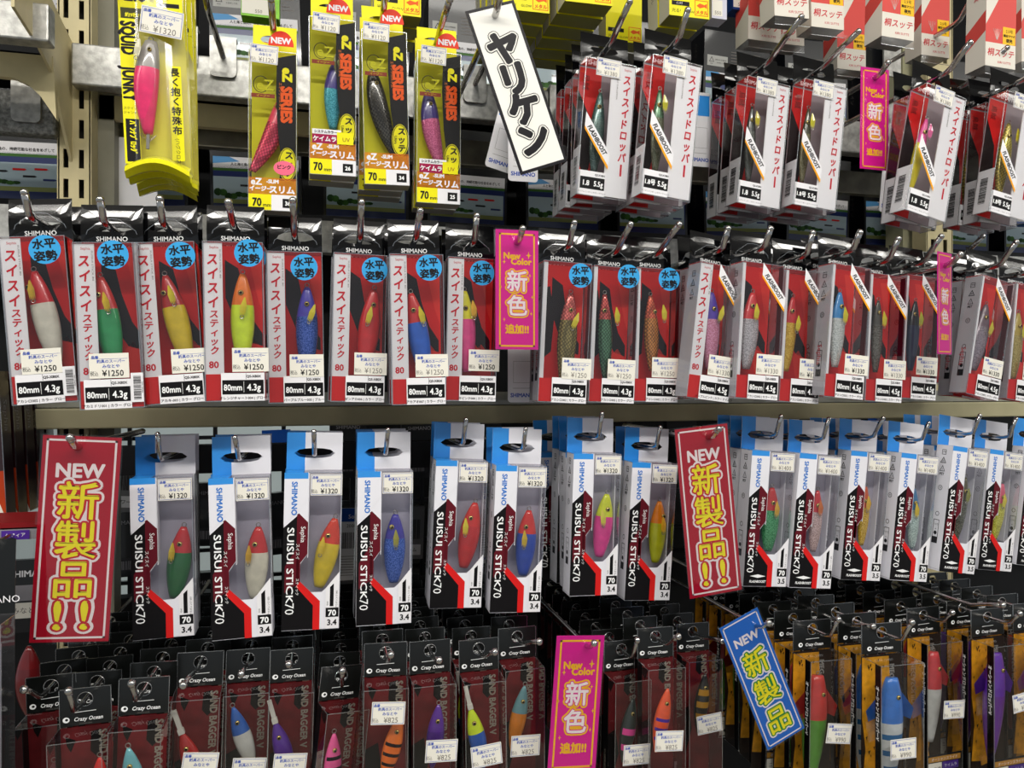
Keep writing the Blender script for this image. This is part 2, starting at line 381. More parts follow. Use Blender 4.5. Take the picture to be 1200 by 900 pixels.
def price_mesh(price, faded=False, border=False):
    def f():
        b = MB(); fr = Fr(); b.box(-16, 16, 0, .25, -11, 11, PAPER)
        if border: b.frame(fr, -15, -10, 15, 10, .35, BLUEINK, 1)
        b.text(fr, '品番', -11.2, 7.6, 3.0, BLUEINK, 1, bold=.03); b.rect(fr, -8, 6.0, 15, 6.25, BLUEINK, 1)
        b.text(fr, '釣具のスーパー', 1.5, 4.0, 3.3, BLUEINK, 1, bold=.02); b.text(fr, 'みなとや', 1.5, -.4, 3.6, BLUEINK, 1, bold=.02)
        k = GREYINK if faded else INK
        b.text(fr, '税込', -12.2, -6.6, 4.6, k, 1, sx=.72); b.text(fr, '¥' + price, 2.8, -6.4, 7.4, k, 1, sx=.92, bold=0 if faded else .015)
        return b
    return cached(('price_sticker', price, faded, border), f)
def price(root, p, x, y, z, rot=0, faded=False, border=False, s=1, name='price_sticker'):
    o = ob(name, price_mesh(p, faded, border), root, (x / 1e3, (y - .45) / 1e3, z / 1e3), (0, radians(rot), 0))
    if s != 1: o.scale = (s, 1, s)
    return o

# lures --------------------------------------------------------------
def lmat(c, kind='paint'):
    key = 'lure_%s_%s' % (kind, c)
    if key in MC: return MC[key]
    if kind == 'paint': return mat(key, c, .28, coat=.5, vary=.12, scale=90)
    m = mat(key, c, .25, metal=.35, coat=.5); nt = m.node_tree; b_ = nt.nodes['Principled BSDF']
    tc = nt.nodes.new('ShaderNodeTexCoord'); mp = nt.nodes.new('ShaderNodeMapping'); v = nt.nodes.new('ShaderNodeTexVoronoi'); r = nt.nodes.new('ShaderNodeValToRGB')
    mp.inputs['Scale'].default_value = (1, 1, .8) if kind == 'scale' else (1, 1, 1); mp.inputs['Rotation'].default_value = (0, .7, 0)
    v.inputs['Scale'].default_value = 420 if kind == 'scale' else 900
    if kind == 'scale': v.inputs['Randomness'].default_value = .15
    col = srgb(c); r.color_ramp.elements[0].position = .25; r.color_ramp.elements[1].position = .6
    k = [(.45, 1.6)] if kind == 'scale' else [(1.6, .8)]
    r.color_ramp.elements[0].color = (*[min(1, x * k[0][1] + .03) for x in col], 1); r.color_ramp.elements[1].color = (*[x * k[0][0] for x in col], 1)
    if kind != 'scale': r.color_ramp.elements[0].color = (*[min(1, x * 1.5 + .1) for x in col], 1); r.color_ramp.elements[1].color = (*[x * .85 for x in col], 1)
    nt.links.new(tc.outputs['Object'], mp.inputs[0]); nt.links.new(mp.outputs[0], v.inputs['Vector']); nt.links.new(v.outputs['Distance'], r.inputs[0]); nt.links.new(r.outputs[0], b_.inputs['Base Color'])
    return m
EYE = mat('eye_silver', 'c9b26a', .2, metal=.7); PUP = mat('eye_pupil', '0a0a0a', .15)
WIRE = mat('lure_wire', '9a9690', .3, metal=.9)
def lure_body(L, W, D, head, body, split, bend, shape, mark=None, fin=None):
    def f():
        b = MB(); NR, NC = 20, 14; vs = []
        def prof(t):
            if shape == 'stick': return max(.05, (sin(pi * min(1, t * .84 + .045)) ** .75) * (1 if t < .4 else 1 - .12 * ((t - .4) / .6)))
            if shape == 'jig': return max(.10, (sin(pi * (t * .94 + .03)) ** .8))
            return max(.12, sin(pi * min(1, (t * .84 + .07))) ** .62 * (1 - .38 * t) * 1.12)
        for j in range(NR + 1):
            t = j / NR; a = prof(t); xo = bend * sin(pi * t)
            for i in range(NC):
                g = 2 * pi * i / NC; vs.append((xo + W / 2 * a * cos(g), D / 2 * a * sin(g), -L * t))
        k = len(b.v); b.v += vs
        for j in range(NR):
            mm = head if (j + .5) / NR < split else body
            if mark and j in mark[1]: mm = mark[0]
            for i in range(NC):
                m2 = mm
                if mark and len(mark) > 2 and j in mark[2] and i in (8, 9, 10, 11, 12, 13): m2 = mark[0]
                b.f.append((k + j * NC + i, k + (j + 1) * NC + i, k + (j + 1) * NC + (i + 1) % NC, k + j * NC + (i + 1) % NC)); b.m.append(b.mi(m2))
        b.f.append(tuple(k + i for i in range(NC))); b.m.append(b.mi(head)); b.f.append(tuple(k + NR * NC + i for i in range(NC))[::-1]); b.m.append(b.mi(body))
        if fin:
            for sg in fin[1]:
                b.mesh([(sg * W * .3, 0, -L * .10), (sg * W * .95, 1, -L * .30), (sg * W * .85, 1, -L * .40), (sg * W * .3, 0, -L * .34), (sg * W * .3, 2, -L * .2)], [(0, 1, 2, 3), (4, 3, 2, 1, 0)], fin[0])
        return b
    return f
def lure(root, x, y, z, tilt, L, W, head, body, split=.36, bend=0, shape='stick', feather='d8c81e', fpos=(3, -22, -6), eye=(-1, -17), mark=None, fin=None, D=None, er=2.6, clampc=None, key=None):
    D = D or W * .62
    hm = head if not isinstance(head, str) else lmat(head); bm = body if not isinstance(body, str) else lmat(body)
    kk = ('lure_body', L, W, hm.name, bm.name, split, bend, shape, key)
    r = ob('lure', cached(kk, lure_body(L, W, D, hm, bm, split, bend, shape, mark, fin), True), root, (x / 1e3, y / 1e3, z / 1e3), (0, radians(tilt), 0))
    b = MB(); ex, ez = eye; b.ball((ex, -D * .40, ez), er, 1.6, er, EYE, 12, 8); b.ball((ex, -D * .40 - .9, ez), er * .58, 1.2, er * .58, PUP, 10, 6)
    ob('eye', cached(('eye', eye, D, er), lambda: b, True), r)
    b2 = MB(); b2.ring((0, 0, 2.2), 2.0, .45, WIRE); ob('eyelet', cached('eyelet', lambda: b2, True), r)
    if feather:
        fx, fz, ft = fpos
        def ff():
            b = MB(); fm = lmat(feather); 
            for i in range(5):
                a = (i - 2) * .9; b.mesh([(a * .25, 0, 0), (a + 1.3, -1.2 - .2 * i, -9), (a * 1.3, -.6 - .15 * i, -20 + abs(i - 2)), (a - 1.0, -1, -9)], [(0, 1, 2, 3), (3, 2, 1, 0)], fm)
            b.ring((0, -.5, -19), 1.6, .4, WIRE, 10, 5); return b
        ob('feather', cached(('feather', feather), ff), r, (fx / 1e3, (-D * .5 - 1.2) / 1e3, fz / 1e3), (0, radians(ft), 0))
    if clampc:
        def fc():
            b = MB(); b.box(-2, 2, -1.2, 1.2, 0, 22, mat('clip_clear', 'd9d6cc', .3)); b.box(-2.6, 2.6, -2, 2, -1, 4, mat('clip_clear', 'd9d6cc', .3)); return b
        ob('holder_clip', cached('holder_clip', fc), r)
    return r

# ---------------------------------------------------------------- package designs
def put(hole, bot, L, t, roll=None, Y=None, yaw=0, ymin=.62, ymax=.86):
    vh, vb = (450 - hole[1]) / F, (450 - bot[1]) / F; r0, rb = rr(hole[0]), rr(bot[0])
    if Y is None:
        Y = (L - vb * t / rb) / (vh / r0 - vb / rb); Y = min(ymax, max(ymin, Y))
    p = at(hole[0], hole[1], Y); q = at(bot[0], bot[1], Y - t)
    if roll is None: roll = atan2(p[0] - q[0], L)
    else: roll = radians(roll)
    return p, roll, Y
def root_at(name, p, roll, yaw, label, group, cat='lure package'):
    r = ob(name, None, None, p, (0, roll, radians(yaw))); tag(r, label, cat, group); return r

# A: red blister pack ------------------------------------------------
def a_header():
    b = MB(); tab(b, 26, -16, 23, 18, 7, 2.5, TABBLK, bow=6)
    fr = front(-.7); b.text(fr, 'SHIMANO', 0, -9.4, 6.0, TABWHT, 0, sx=.98, bold=.02)
    b.line(front(-1.0), [(-21, -5.2), (-20, -2), (-7, 8.0), (0, 9), (7, 8.0), (20, -2), (21, -5.2)], .5, EDGE, 0, False); return b
def a_card(strip):
    def f():
        b = MB(); fr = front(-1)
        b.box(-25.3, 25.3, -1, 0, -163, -17, RED)
        b.poly(fr, [(-10, -30), (2, -38), (6, -60), (14, -86), (23, -100), (23, -112), (10, -108), (0, -92), (-10, -66)], mat('card_soft_black', '1d1214', .5), 1)
        b.poly(fr, [(10, -22), (25, -22), (25, -84), (20, -70)], mat('card_bright_red', 'e0332a', .5), 1)
        b.poly(fr, [(6, -112), (14, -104), (25, -118), (25, -138), (12, -138)], mat('card_bright_red', 'e0332a', .5), 1)
        if not strip: b.poly(fr, [(-25, -45), (-12, -40), (-6, -75), (-8, -110), (-25, -125)], mat('card_soft_black', '1d1214', .5), 2)
        if strip:
            b.box(-25.6, -9.5, -22.5, -21.5, -139, -18, WHITE); fr = front(-22.5)
            b.text(fr, 'Sephia', -16.5, -22, 3.4, REDTXT, 1, sx=.9)
            b.vtext(fr, 'スイスイ', -18.4, -33, 13.2, 11.8, REDTXT, 1, ital=.12, bold=.035, sx=.84)
            b.vtext(fr, 'スティック', -17.6, -83.5, 8.4, 8.2, REDTXT, 1, ital=.1, bold=.03)
            b.text(fr, '80', -18.2, -130, 8.6, REDTXT, 1, bold=.03)
            b.text(fr, 'SUISUI STICK 80', -11.2, -24, 2.0, GREYINK, 1, al='l', rot=-90, sx=1.9)
        else:
            b.box(-25.6, -21, -22.5, -21.5, -163, -18, WHITE)
        b.box(-25.5, 25.5, -22.8, -21.8, -163.2, -139, RED)
        b.box(-25.8, -25.2, -22.8, 0, -163, -18, mat('side_card_pale', 'b9b6bc', .5)); fl = left(-25.8)
        icons(b, fl, 12, -26, s=.95, small=strip)
        b.text(fl, 'Sephia', 12, -118, 9, REDTXT, 1, rot=-90, al='c') if not strip else None
        b.box(25.2, 25.8, -22.8, -16, -163, -18, mat('side_card_dark', '4a1016', .4))
        return b
    return cached(('backing_card', 'a', strip), f)
def a_spec(txt, code, extra):
    def f():
        b = MB(); b.box(-19, 19, 0, .25, -13, 13, WHITE); fr = Fr()
        b.rect(fr, -18, -6.8, 18.2, 6.4, BLACK, 1); b.text(fr, txt[0], -8.8, -.2, 8.0, TABWHT, 2, sx=.80, bold=.025); b.text(fr, txt[1], 9.6, -.2, 8.6, TABWHT, 2, sx=.84, bold=.025)
        b.rect(fr, .6, -5, .9, 5, TABWHT, 2)
        b.text(fr, code, 9.5, 9.8, 3.2, INK, 1, bold=.03); b.rect(fr, 2.6, 7, 2.9, 12.6, INK, 1); b.text(fr, extra, 0, -10.2, 3.1, INK, 1, bold=.02)
        return b
    return cached(('spec_label', txt, code, extra), f)
def barcode_mesh():
    b = MB(); b.box(-5, 5, 0, .2, -13, 13, WHITE); fr = Fr(); b.bars(fr, -3, -11, 3.2, 11, 26, INK, 1, True); b.text(fr, '4969363 12345', 4.1, 0, 1.6, INK, 1, rot=90); return b
def circle_mesh():
    b = MB(); n = 28; A = [(12.8 * cos(i * 2 * pi / n), 0, 12.8 * sin(i * 2 * pi / n)) for i in range(n)]
    b.face(A, CIRC); fr = Fr(); b.text(fr, '水平', 0, 5.2, 9.4, INK, 1, bold=.035); b.text(fr, '姿勢', 0, -5.6, 9.4, INK, 1, bold=.035); return b
FLY = mat('flash_orange', 'f3a516', .45)
def flash_mesh():
    b = MB(); fr = Fr(); b.poly(fr, [(-15.5, 14), (-15.5, 10), (14, -25.5), (14.2, -21)], FLY, 0)
    b.poly(fr, [(-15, 26), (-15.5, 12.6), (14.2, -22.2), (15, -10)], WHITE, 1)
    b.text(fr, 'FLASHBOOST', -.4, 1.2, 6.8, INK, 2, rot=-50, sx=.78, ital=.25, bold=.035); return b
LONGN = {}
def packA(desc, hole, bot, lr, p='1250', strip=True, circ=(9, -32), flash=None, spec=('80mm', '4.3g'), code='QS-X80X', extra='アカシロ002 | カラー グロー', bars=False, ps=(10, -128), pr=0, yaw=0, faded=False, Y=None):
    pos, roll, Yh = put(hole, bot, .164, .024, Y=Y)
    r = root_at('lure_blister_pack', pos, roll, yaw, desc, 'red blister packs of the second row')
    ob('header_tab', cached('header_tab_a', a_header), r)
    ob('backing_card', a_card(strip), r)
    ob('clear_box', cached('clear_box_a', lambda: clear_box(26, -164, -17, 24)), r)
    if circ:
        o = ob('round_sticker', cached('round_sticker', circle_mesh), r, (circ[0] / 1e3, -.0247, circ[1] / 1e3), (0, radians(-4), 0)); o['label'] = 'sky blue round sticker'
    if flash: ob('flash_sticker', cached('flash_sticker', flash_mesh), r, (flash[0] / 1e3, -.0247, flash[1] / 1e3), (0, 0, 0))
    o = ob('spec_label', a_spec(spec, code, extra), r, (.007, -.0247, -.151))
    if bars: ob('barcode_label', cached('barcode_label', barcode_mesh), r, (.0210, -.0253, -.146)); o.location.x = -.003
    price(r, p, ps[0], -24.6, ps[1], pr, faded)
    lure(r, *lr[0], **lr[1])
    return r, Yh
# B: white and blue box ----------------------------------------------
def b_header():
    b = MB(); tab(b, 27.5, -17, 21, 20, 5, 5, CARDW, BLUE, -9.5, bow=2, thick=.8); return b
def b_body():
    b = MB(); W = 27.5; t = 24; T = -17; B = -172
    b.box(-W, W, -.8, 0, B, T, LAV)                                        # back
    b.box(-W, -W + .6, -t, 0, B, T, CARDW)                                # left side
    b.box(-W, W, -t, 0, B, B + .6, CARDW); b.box(W - .6, W, -t, 0, B, T - 118, CARDW); b.box(W - .6, W, -10, 0, T - 120, T, CARDW)
    b.box(-W, -9.5, -t, 0, T - .5, T, BLUE)
    fr = front(-t)
    b.poly(fr, [(-W, B), (W, B), (W, T - 103), (10, T - 118), (-8, T - 118), (-11, T - 108), (-11, T - 98), (-11, T - 90), (-4, T - 80), (-4, T), (-W, T)], CARDW, 0)
    b.box(-4.3, -3.7, -t, -t + 9, T - 84, T, CARDW)
    b.rect(fr, -W, T - 7, -5, T, BLUE, 1)
    b.poly(fr, [(-W, T - 6), (-W, T - 52), (-15, T - 38), (-4.2, T - 26), (-4.2, T - 6)], CARDW, 2)
    b.text(fr, 'SHIMANO', -17.5, T - 9, 7.4, mat('print_shimano_blue', '2b74c9', .4), 3, al='l', rot=-90, bold=.03)
    b.poly(fr, [(-W, B + .5), (-W, T - 54), (-13, T - 41), (-4.3, T - 49), (-4.3, T - 80), (-11, T - 89), (-11, T - 112), (8, T - 134), (8, B + .5)], BLACK, 1)
    b.poly(fr, [(-14.8, T - 41), (-13, T - 40), (-4.3, T - 49), (-4.3, T - 80), (-11, T - 89), (-11, T - 108), (-14.8, T - 112)], DRED, 2)
    b.poly(fr, [(-W + 2, T - 92), (-12, T - 70), (-12, T - 108), (-W + 2, T - 118)], DRED, 2)
    b.poly(fr, [(-14.5, T - 112), (-11, T - 107), (8.5, T - 127), (8.5, B), (2, B), (2, T - 131)], RED, 3)
    b.text(fr, 'SUISUI STICK', -20.3, T - 54, 9.2, TABWHT, 4, al='l', rot=-90, sx=1.40, bold=.018); b.text(fr, '70', -20.0, T - 128, 12, TABWHT, 4, al='l', rot=-90)
    b.text(fr, 'Sephia', -8.6, T - 53, 6.2, TABWHT, 4, al='l', rot=-90)
    b.text(fr, 'スイスイ', -13.6, T - 70, 4.0, TABWHT, 4, al='l', rot=-90); b.text(fr, 'スティック', -13.4, T - 104, 3.4, TABWHT, 4, al='l', rot=-90)
    fl = left(-W); icons(b, fl, 12, T - 6, s=.95)
    b.line(fl, [(1, B + 2), (23, B + 2)], .3, GREYC, 1, False)
    return b
def b_spec(g):
    def f():
        b = MB(); fr = Fr(); b.poly(fr, [(-6.5, -19), (6.5, -19), (6.5, 37), (-6.5, 21)], WHITE, 0); b.face([(-6.5, .25, -19), (-6.5, .25, 21), (6.5, .25, 37), (6.5, .25, -19)], WHITE)
        b.rect(fr, -2.4, 3, 1.2, 21, BLACK, 1); b.poly(fr, [(-2.4, 21), (1.2, 21), (1.2, 25.6), (-2.4, 22)], BLACK, 1)
        b.text(fr, 'アカオレンジ 003', 4.1, 1, 2.3, INK, 1, al='l', rot=90); b.text(fr, '9240', -4.6, 4, 2.0, INK, 1, al='l', rot=90)
        b.rect(fr, -6.2, -7.6, 6.2, 1.6, BLACK, 1); b.text(fr, '70', 0, -3.2, 8, TABWHT, 2, bold=.035); b.text(fr, g, 0, -12.6, 7.8, INK, 2, bold=.03); return b
    return cached(('spec_label', 'b', g), f)
def b_window():
    b = MB(); W = 27.5; t = 24; T = -17
    b.face([(-4, -t + .2, T - 118), (W, -t + .2, T - 118), (W, -t + .2, T), (-4, -t + .2, T)], CLEAR)
    b.face([(W, -t, T - 120), (W, 0, T - 120), (W, 0, T), (W, -t, T)], CLEAR); b.face([(-9, -t, T), (W, -t, T), (W, 0, T), (-9, 0, T)], CLEAR)
    b.box(W - .3, W + .3, -t - .3, -t + .3, T - 118, T, EDGE); b.box(-4, W, -t - .3, -t + .3, T - .3, T + .3, EDGE); return b
def b_flash_print():
    b = MB(); fr = front(-24.6); b.text(fr, 'FLASHBOOST', -10, -166, 3.8, TABWHT, 0, ital=.2, bold=.03, sx=.9); b.poly(fr, [(-20, -160), (-10, -158), (0, -160), (-10, -162)], TABWHT, 0); return b
def packB(desc, hole, bot, lr, p='1320', g='3.4', flash=False, yaw=0, Y=None, ps=(12.5, -29), pr=0, faded=False, roll=None):
    pos, roll, Yh = put(hole, bot, .172, .024, Y=Y, roll=roll)
    r = root_at('lure_box', pos, roll, yaw, desc, 'white and blue lure boxes of the third row')
    ob('header_tab', cached('header_tab_b', b_header), r); ob('carton', cached('carton_b', b_body), r); ob('window_film', cached('window_film', b_window), r)
    ob('spec_label', b_spec(g), r, (.0205, -.0247, -.1525))
    if flash: ob('printed_logo', cached('printed_logo', b_flash_print), r)
    price(r, p, ps[0], -24.6, ps[1], pr, faded, True, .95)
    if lr: lure(r, *lr[0], **lr[1])
    return r, Yh
# C: dropper clear pack ----------------------------------------------
def c_header():
    b = MB(); tab(b, 28.5, -22, 19, 17, 5, 4, TABBLK, bow=6); fr = front(-.9); b.text(fr, 'SHIMANO', -4, -17, 6.8, TABWHT, 0, bold=.02); return b
def c_card():
    b = MB(); W = 29; b.box(-W + .5, W - .5, -1, 0, -171, -23, mat('card_lilac_grey', 'a79aa0', .5)); fr = front(-1)
    b.rect(fr, -W + 1, -170, -2, -24, RED, 1); b.poly(fr, [(-W + 1, -50), (-12, -80), (-8, -120), (-12, -150), (-W + 1, -120)], mat('card_soft_black', '1d1214', .5), 2)
    b.text(fr, '烏賊', -20, -40, 9, mat('card_soft_black', '1d1214', .5), 2, rot=-90)
    b.box(1, W - .6, -23.4, -22.4, -170, -25, WHITE); fr = front(-23.4)
    b.text(fr, 'Sephia', 20, -29, 3.6, REDTXT, 1, sx=.9); b.vtext(fr, 'スイスイドロッパー'.replace('ー', ''), 19.5, -40, 12.2, 11.4, REDTXT, 1, bold=.035, ital=.1, sx=.8); b.rect(fr, 18.5, -146, 20.7, -133, REDTXT, 1)
    b.text(fr, 'SUISUI DROPPER', 9, -34, 2.2, GREYINK, 1, al='l', rot=-90, sx=1.8)
    b.box(-W + .5, -W + 1, -23, 0, -171, -118, WHITE); fl = left(-W + .4); b.bars(fl, 6, -160, 16, -128, 24, INK, 1, True)
    b.box(-W + 1, 1, -23.4, -22.6, -171, -145, WHITE)
    return b
def c_spec(txt):
    def f():
        b = MB(); b.box(-14.5, 14.5, 0, .25, -13.5, 12.5, WHITE); fr = Fr(); b.rect(fr, -14, -7, 14, 6, BLACK, 1); b.text(fr, txt, -7, -.4, 7.8 if len(txt) < 4 else 6.6, TABWHT, 2, bold=.03, sx=.9); b.text(fr, '5.5g', 7, -.4, 7.8, TABWHT, 2, bold=.03, sx=.82)
        b.text(fr, 'QS-X18N', 8, 9, 2.8, INK, 1, bold=.03); b.text(fr, 'クリアレインボー | カラー ケイムラ', 0, -10.4, 2.0, INK, 1); return b
    return cached(('spec_label', 'c', txt), f)
def packC(desc, hole, bot, lr, spec='1.8', Y=None, yaw=0, pr=0, ps=(-3, -31), roll=None):
    pos, roll, Yh = put(hole, bot, .172, .024, Y=Y, roll=roll)
    r = root_at('dropper_lure_pack', pos, roll, yaw, desc, 'clear dropper lure packs of the top row')
    ob('header_tab', cached('header_tab_c', c_header), r); ob('backing_card', cached('card_c', c_card), r); ob('clear_box', cached('clear_box_c', lambda: clear_box(29, -172, -23, 24)), r)
    ob('spec_label', c_spec(spec), r, (-.0125, -.0247, -.158)); o = ob('flash_sticker', cached('flash_sticker', flash_mesh), r, (-.010, -.0247, -.112)); o.scale = (1.0, 1, 1.15)
    price(r, '1380', ps[0], -24.6, ps[1], pr, True, True, .88)
    lure(r, *lr[0], **lr[1])
    return r, Yh
# D: tall yellow box with black panel --------------------------------
def d_header():
    b = MB(); tab(b, 21, -20, 15, 14, 5, 4, YEL, bow=3, thick=.6); return b
def d_body():
    b = MB(); W = 22.5; T = -20; B = -176; t = 20
    b.box(-W + .6, W - .6, -.8, 0, B, T, OLY); fr = front(-t + .6); 
    G = [(4, T - 6), (W - .5, T - 1), (W - .5, B + 30), (6, B + 30), (9, T - 110), (5, T - 80), (3, T - 40)]
    b.poly(fr, G, BLACK, 0)
    b.text(fr, 'eZ', 14, T - 22, 12, YEL, 1, rot=-90, bold=.06); b.text(fr, 'SERIES', 13.4, T - 34, 14, mat('series_orange', 'e8601c', .5), 1, al='l', rot=-90, bold=.06, sx=.92)
    b.text(fr, 'エギングカスタム', 7.2, T - 30, 3.4, ORANGE, 1, al='l', rot=-90)
    b.disc(fr, 14, T - 110, 8.6, 16.5, YEL, 1); b.disc(fr, 14, T - 110, 8.0, 15.8, BLACK, 2); b.disc(fr, 14, T - 110, 7.3, 15.0, YEL, 3)
    b.vtext(fr, 'スッテ', 15.5, T - 101, 8.6, 8.2, INK, 4, bold=.04); b.text(fr, 'Ultra', 9.5, T - 110, 4.0, INK, 4, rot=-90, bold=.02)
    n = 20; b.line(fr, [(-11 + 7 * cos(i * 2 * pi / n), T - 33 + 8 * sin(i * 2 * pi / n)) for i in range(n)], .7, INK, 1); b.text(fr, 'eZ', -7, T - 33, 16, INK, 1); b.text(fr, 'eZ', -7, T - 33, 15, OLY, 2, bold=.01)
    b.rect(fr, -20, T - 46, 2, T - 42, mat('brick_red', '8f3a24', .5), 1); b.text(fr, 'イージー', -9, T - 44, 3.2, YEL, 2)
    fr = front(-t); b.rect(fr, -W, B, W, B + 32, ORANGE, 0); b.text(fr, 'eZ', -15, B + 28, 9, WHITE, 1, bold=.04); b.text(fr, '-SLIM', 0, B + 28.5, 5, WHITE, 1, bold=.05)
    b.text(fr, 'イージー', -11, B + 21, 5.4, WHITE, 1, bold=.05); b.text(fr, 'スリム', 9, B + 20.5, 8.2, WHITE, 1, bold=.05)
    b.rect(fr, -W, B, -1, B + 15.5, YEL, 1); b.rect(fr, -1, B, W, B + 15.5, WHITE, 1); b.text(fr, '70', -14.5, B + 8, 11, INK, 2, bold=.035, sx=.8); b.text(fr, 'mm', -5.0, B + 5.4, 5, INK, 2, bold=.02)
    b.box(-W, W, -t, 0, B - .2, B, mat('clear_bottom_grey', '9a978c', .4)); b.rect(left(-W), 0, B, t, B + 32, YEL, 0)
    return b
def d_num(n):
    def f():
        b = MB(); fr = Fr(); b.rect(fr, -5, -4.4, 5, 4.4, BLACK, 0); b.text(fr, n, 0, 0, 5.4, TABWHT, 1, bold=.04); return b
    return cached(('number_patch', n), f)
def new_mesh():
    b = MB(); fr = Fr(); n = 14; pts = [(12 * cos(i * pi / n), -7 + 15 * sin(i * pi / n)) for i in range(n + 1)]; b.poly(fr, pts, mat('new_red', 'e2371c', .4), 0)
    b.face([fr.p(x, y, -1) for x, y in pts][::-1], mat('new_red', 'e2371c', .4)); b.text(fr, 'NEW', 0, -1.5, 8.2, WHITE, 1, bold=.045); return b
def keimura():
    b = MB(); fr = Fr(); b.rect(fr, -20, -6, 8, 8, mat('print_magenta', '9c1246', .5), 0); b.rect(fr, -20, 3, 8, 8, WHITE, 1); b.rect(fr, 4, -6, 20, 6, YEL, 2); b.text(fr, 'システムカラー', -7, 5.4, 3.2, INK, 3, bold=.03); b.text(fr, 'ケイムラ', -8, -1.6, 5.8, WHITE, 3, bold=.04); b.text(fr, 'UV', 13, -1, 5.6, mat('brick_red', '8f3a24', .5), 3); return b
def packD(desc, hole, bot, lr, num, Y=.78, uv=False, roll=None, yaw=0, lab=(-6, -25), newp=(6, -12), pink=False):
    pos, roll, Yh = put(hole, bot, .176, .020, Y=Y, roll=roll)
    r = root_at('squid_jig_box', pos, roll, yaw, desc, 'yellow squid jig boxes of the top row')
    ob('header_tab', cached('header_tab_d', d_header), r); ob('printed_card', cached('body_d', d_body), r); ob('clear_box', cached('clear_box_d', lambda: clear_box(22.5, -176, -20, 20)), r)
    ob('number_patch', d_num(num), r, (.0145, -.0204, -.1685)); ob('new_tag', cached('new_tag', new_mesh), r, (newp[0] / 1e3, -.0216, newp[1] / 1e3))
    price(r, '1120', lab[0], -20.6, lab[1], 3, True, True, .82)
    if uv: ob('colour_strip', cached('colour_strip', keimura), r, (0, -.0203, -.139))
    if pink:
        b = MB(); fr = Fr(); b.disc(fr, 0, 0, 10, 7, mat('patch_pink', 'ee6a86', .5), 0); b.text(fr, 'ピンク', 0, 1, 4.6, INK, 1, bold=.03); ob('colour_patch', b.data('colour_patch'), r, (.011, -.0203, -.134))
    lure(r, *lr[0], **lr[1]); return r, Yh
# E: yellow pouch ----------------------------------------------------
def e_body():
    b = MB(); Yc = mat('pouch_back_yellow', 'd9cf4a', .4); b.box(-28, 28, -.6, 0, -196, 26, Yc); fr = front(-9)
    # moulded tray edge bulging forward at the foot
    n = 12; rows = []
    for z, y in ((-190, -3), (-196, -17), (-201, -20), (-206, -12), (-204, 0)):
        rows.append([(-28 + 56 * i / n, y * (1 - .25 * abs(2 * i / n - 1) ** 2), z + 9 * sin(pi * i / n) - 3 * i / n) for i in range(n + 1)])
    for j in range(len(rows) - 1):
        for i in range(n): b.face([rows[j][i], rows[j + 1][i], rows[j + 1][i + 1], rows[j][i + 1]], mat('pouch_yellow', 'e6df1c', .25, coat=.5))
    b.rect(fr, -28, -192, -14, 26, YEL, 0); b.rect(fr, -28, -56, 28, 26, YEL, 0); b.poly(fr, [(28, -56), (28, -74), (22, -56)], YEL, 0)
    b.text(fr, '2.0', -13, -33, 17, INK, 1, bold=.03, sx=.95); b.text(fr, '号', 1.5, -38, 5, INK, 1); b.rect(fr, 6, -43, 25, -39, INK, 1); b.text(fr, 'カラー', 15, -31, 4, INK, 1)
    b.text(fr, 'ブラックベリー', 15, -47, 4, INK, 1); b.text(fr, 'クリア', 12, -35.8, 3, INK, 1); b.rect(fr, -26, -56, -1, -46, mat('olive_black', '3a3a12', .5), 1); b.text(fr, '約9秒/1m', -13.5, -52.5, 4.4, YEL, 2, bold=.03)
    b.text(fr, 'SQUID', -20, -59, 17, INK, 1, al='l', rot=-90, sx=.62, bold=.05); b.text(fr, 'JUNKY', -20, -101, 17, INK, 1, al='l', rot=-90, sx=.62, bold=.05)
    b.text(fr, 'スクイッド', -20, -140, 3, INK, 1); b.text(fr, 'ジャンキー', -20, -144, 3, INK, 1); b.rect(fr, -26, -190, -14.5, -150, BLACK, 1); b.text(fr, 'ﾊﾞﾝﾅﾌﾟﾛｯｸﾞ', -20, -152, 6.4, YEL, 2, al='l', rot=-90, bold=.05)
    b.rect(fr, 13, -188, 24, -98, YEL, 2); b.vtext(fr, '長く抱く特殊布', 18.5, -104, 9.2, 8.6, INK, 3, bold=.03); b.text(fr, '(ハグクロス)', 18.5, -167, 4.6, INK, 3, al='l', rot=-90)
    return b
def e_film():
    b = MB(); n = 10; R = []
    for z in (-194, 26): R.append([(-28 + 56 * i / n, -3 - 13 * sin(pi * i / n) if z < -100 else -2 - 8 * sin(pi * i / n), z) for i in range(n + 1)])
    for i in range(n): b.face([R[0][i], R[0][i + 1], R[1][i + 1], R[1][i]], MILKY)
    return b

# F: black headed jig pack -------------------------------------------
MAROON = mat('card_maroon', '6c1c20', .5, vary=.3, scale=45); FBL = mat('header_black', '0a0c0b', .28, coat=.15)
def f_header(w=20):
    def f():
        b = MB(); tab(b, w, -22, 9, 5.6, 5.6, 5.6, FBL, bow=1.5, thick=.4); fr = front(-.6); b.ring((0, -.3, 0), 6, .28, EDGE, 18, 5)
        b.text(fr, 'Crazy Ocean', 2, -16.2, 4.6, TABWHT, 0, ital=.25, sx=.92, bold=.02); b.disc(fr, -15, -16.2, 2.7, 2.4, TABWHT, 0, 14); b.disc(fr, -14.6, -16.0, 1.2, 1.1, FBL, 1, 10); b.line(fr, [(-8, -10.4), (8, -10.0)], .5, TABWHT, 0, False)
        e = .25
        for s in (-w, w): b.box(s - e, s + e, -.4, .4, -22, 9, EDGE)
        b.box(-w, w, 1.2, 2.0, 9 - e, 9 + e, EDGE); b.text(fr, 'JIGGING GEAR', 0, -20.2, 1.5, GREYINK, 0); return b
    return f
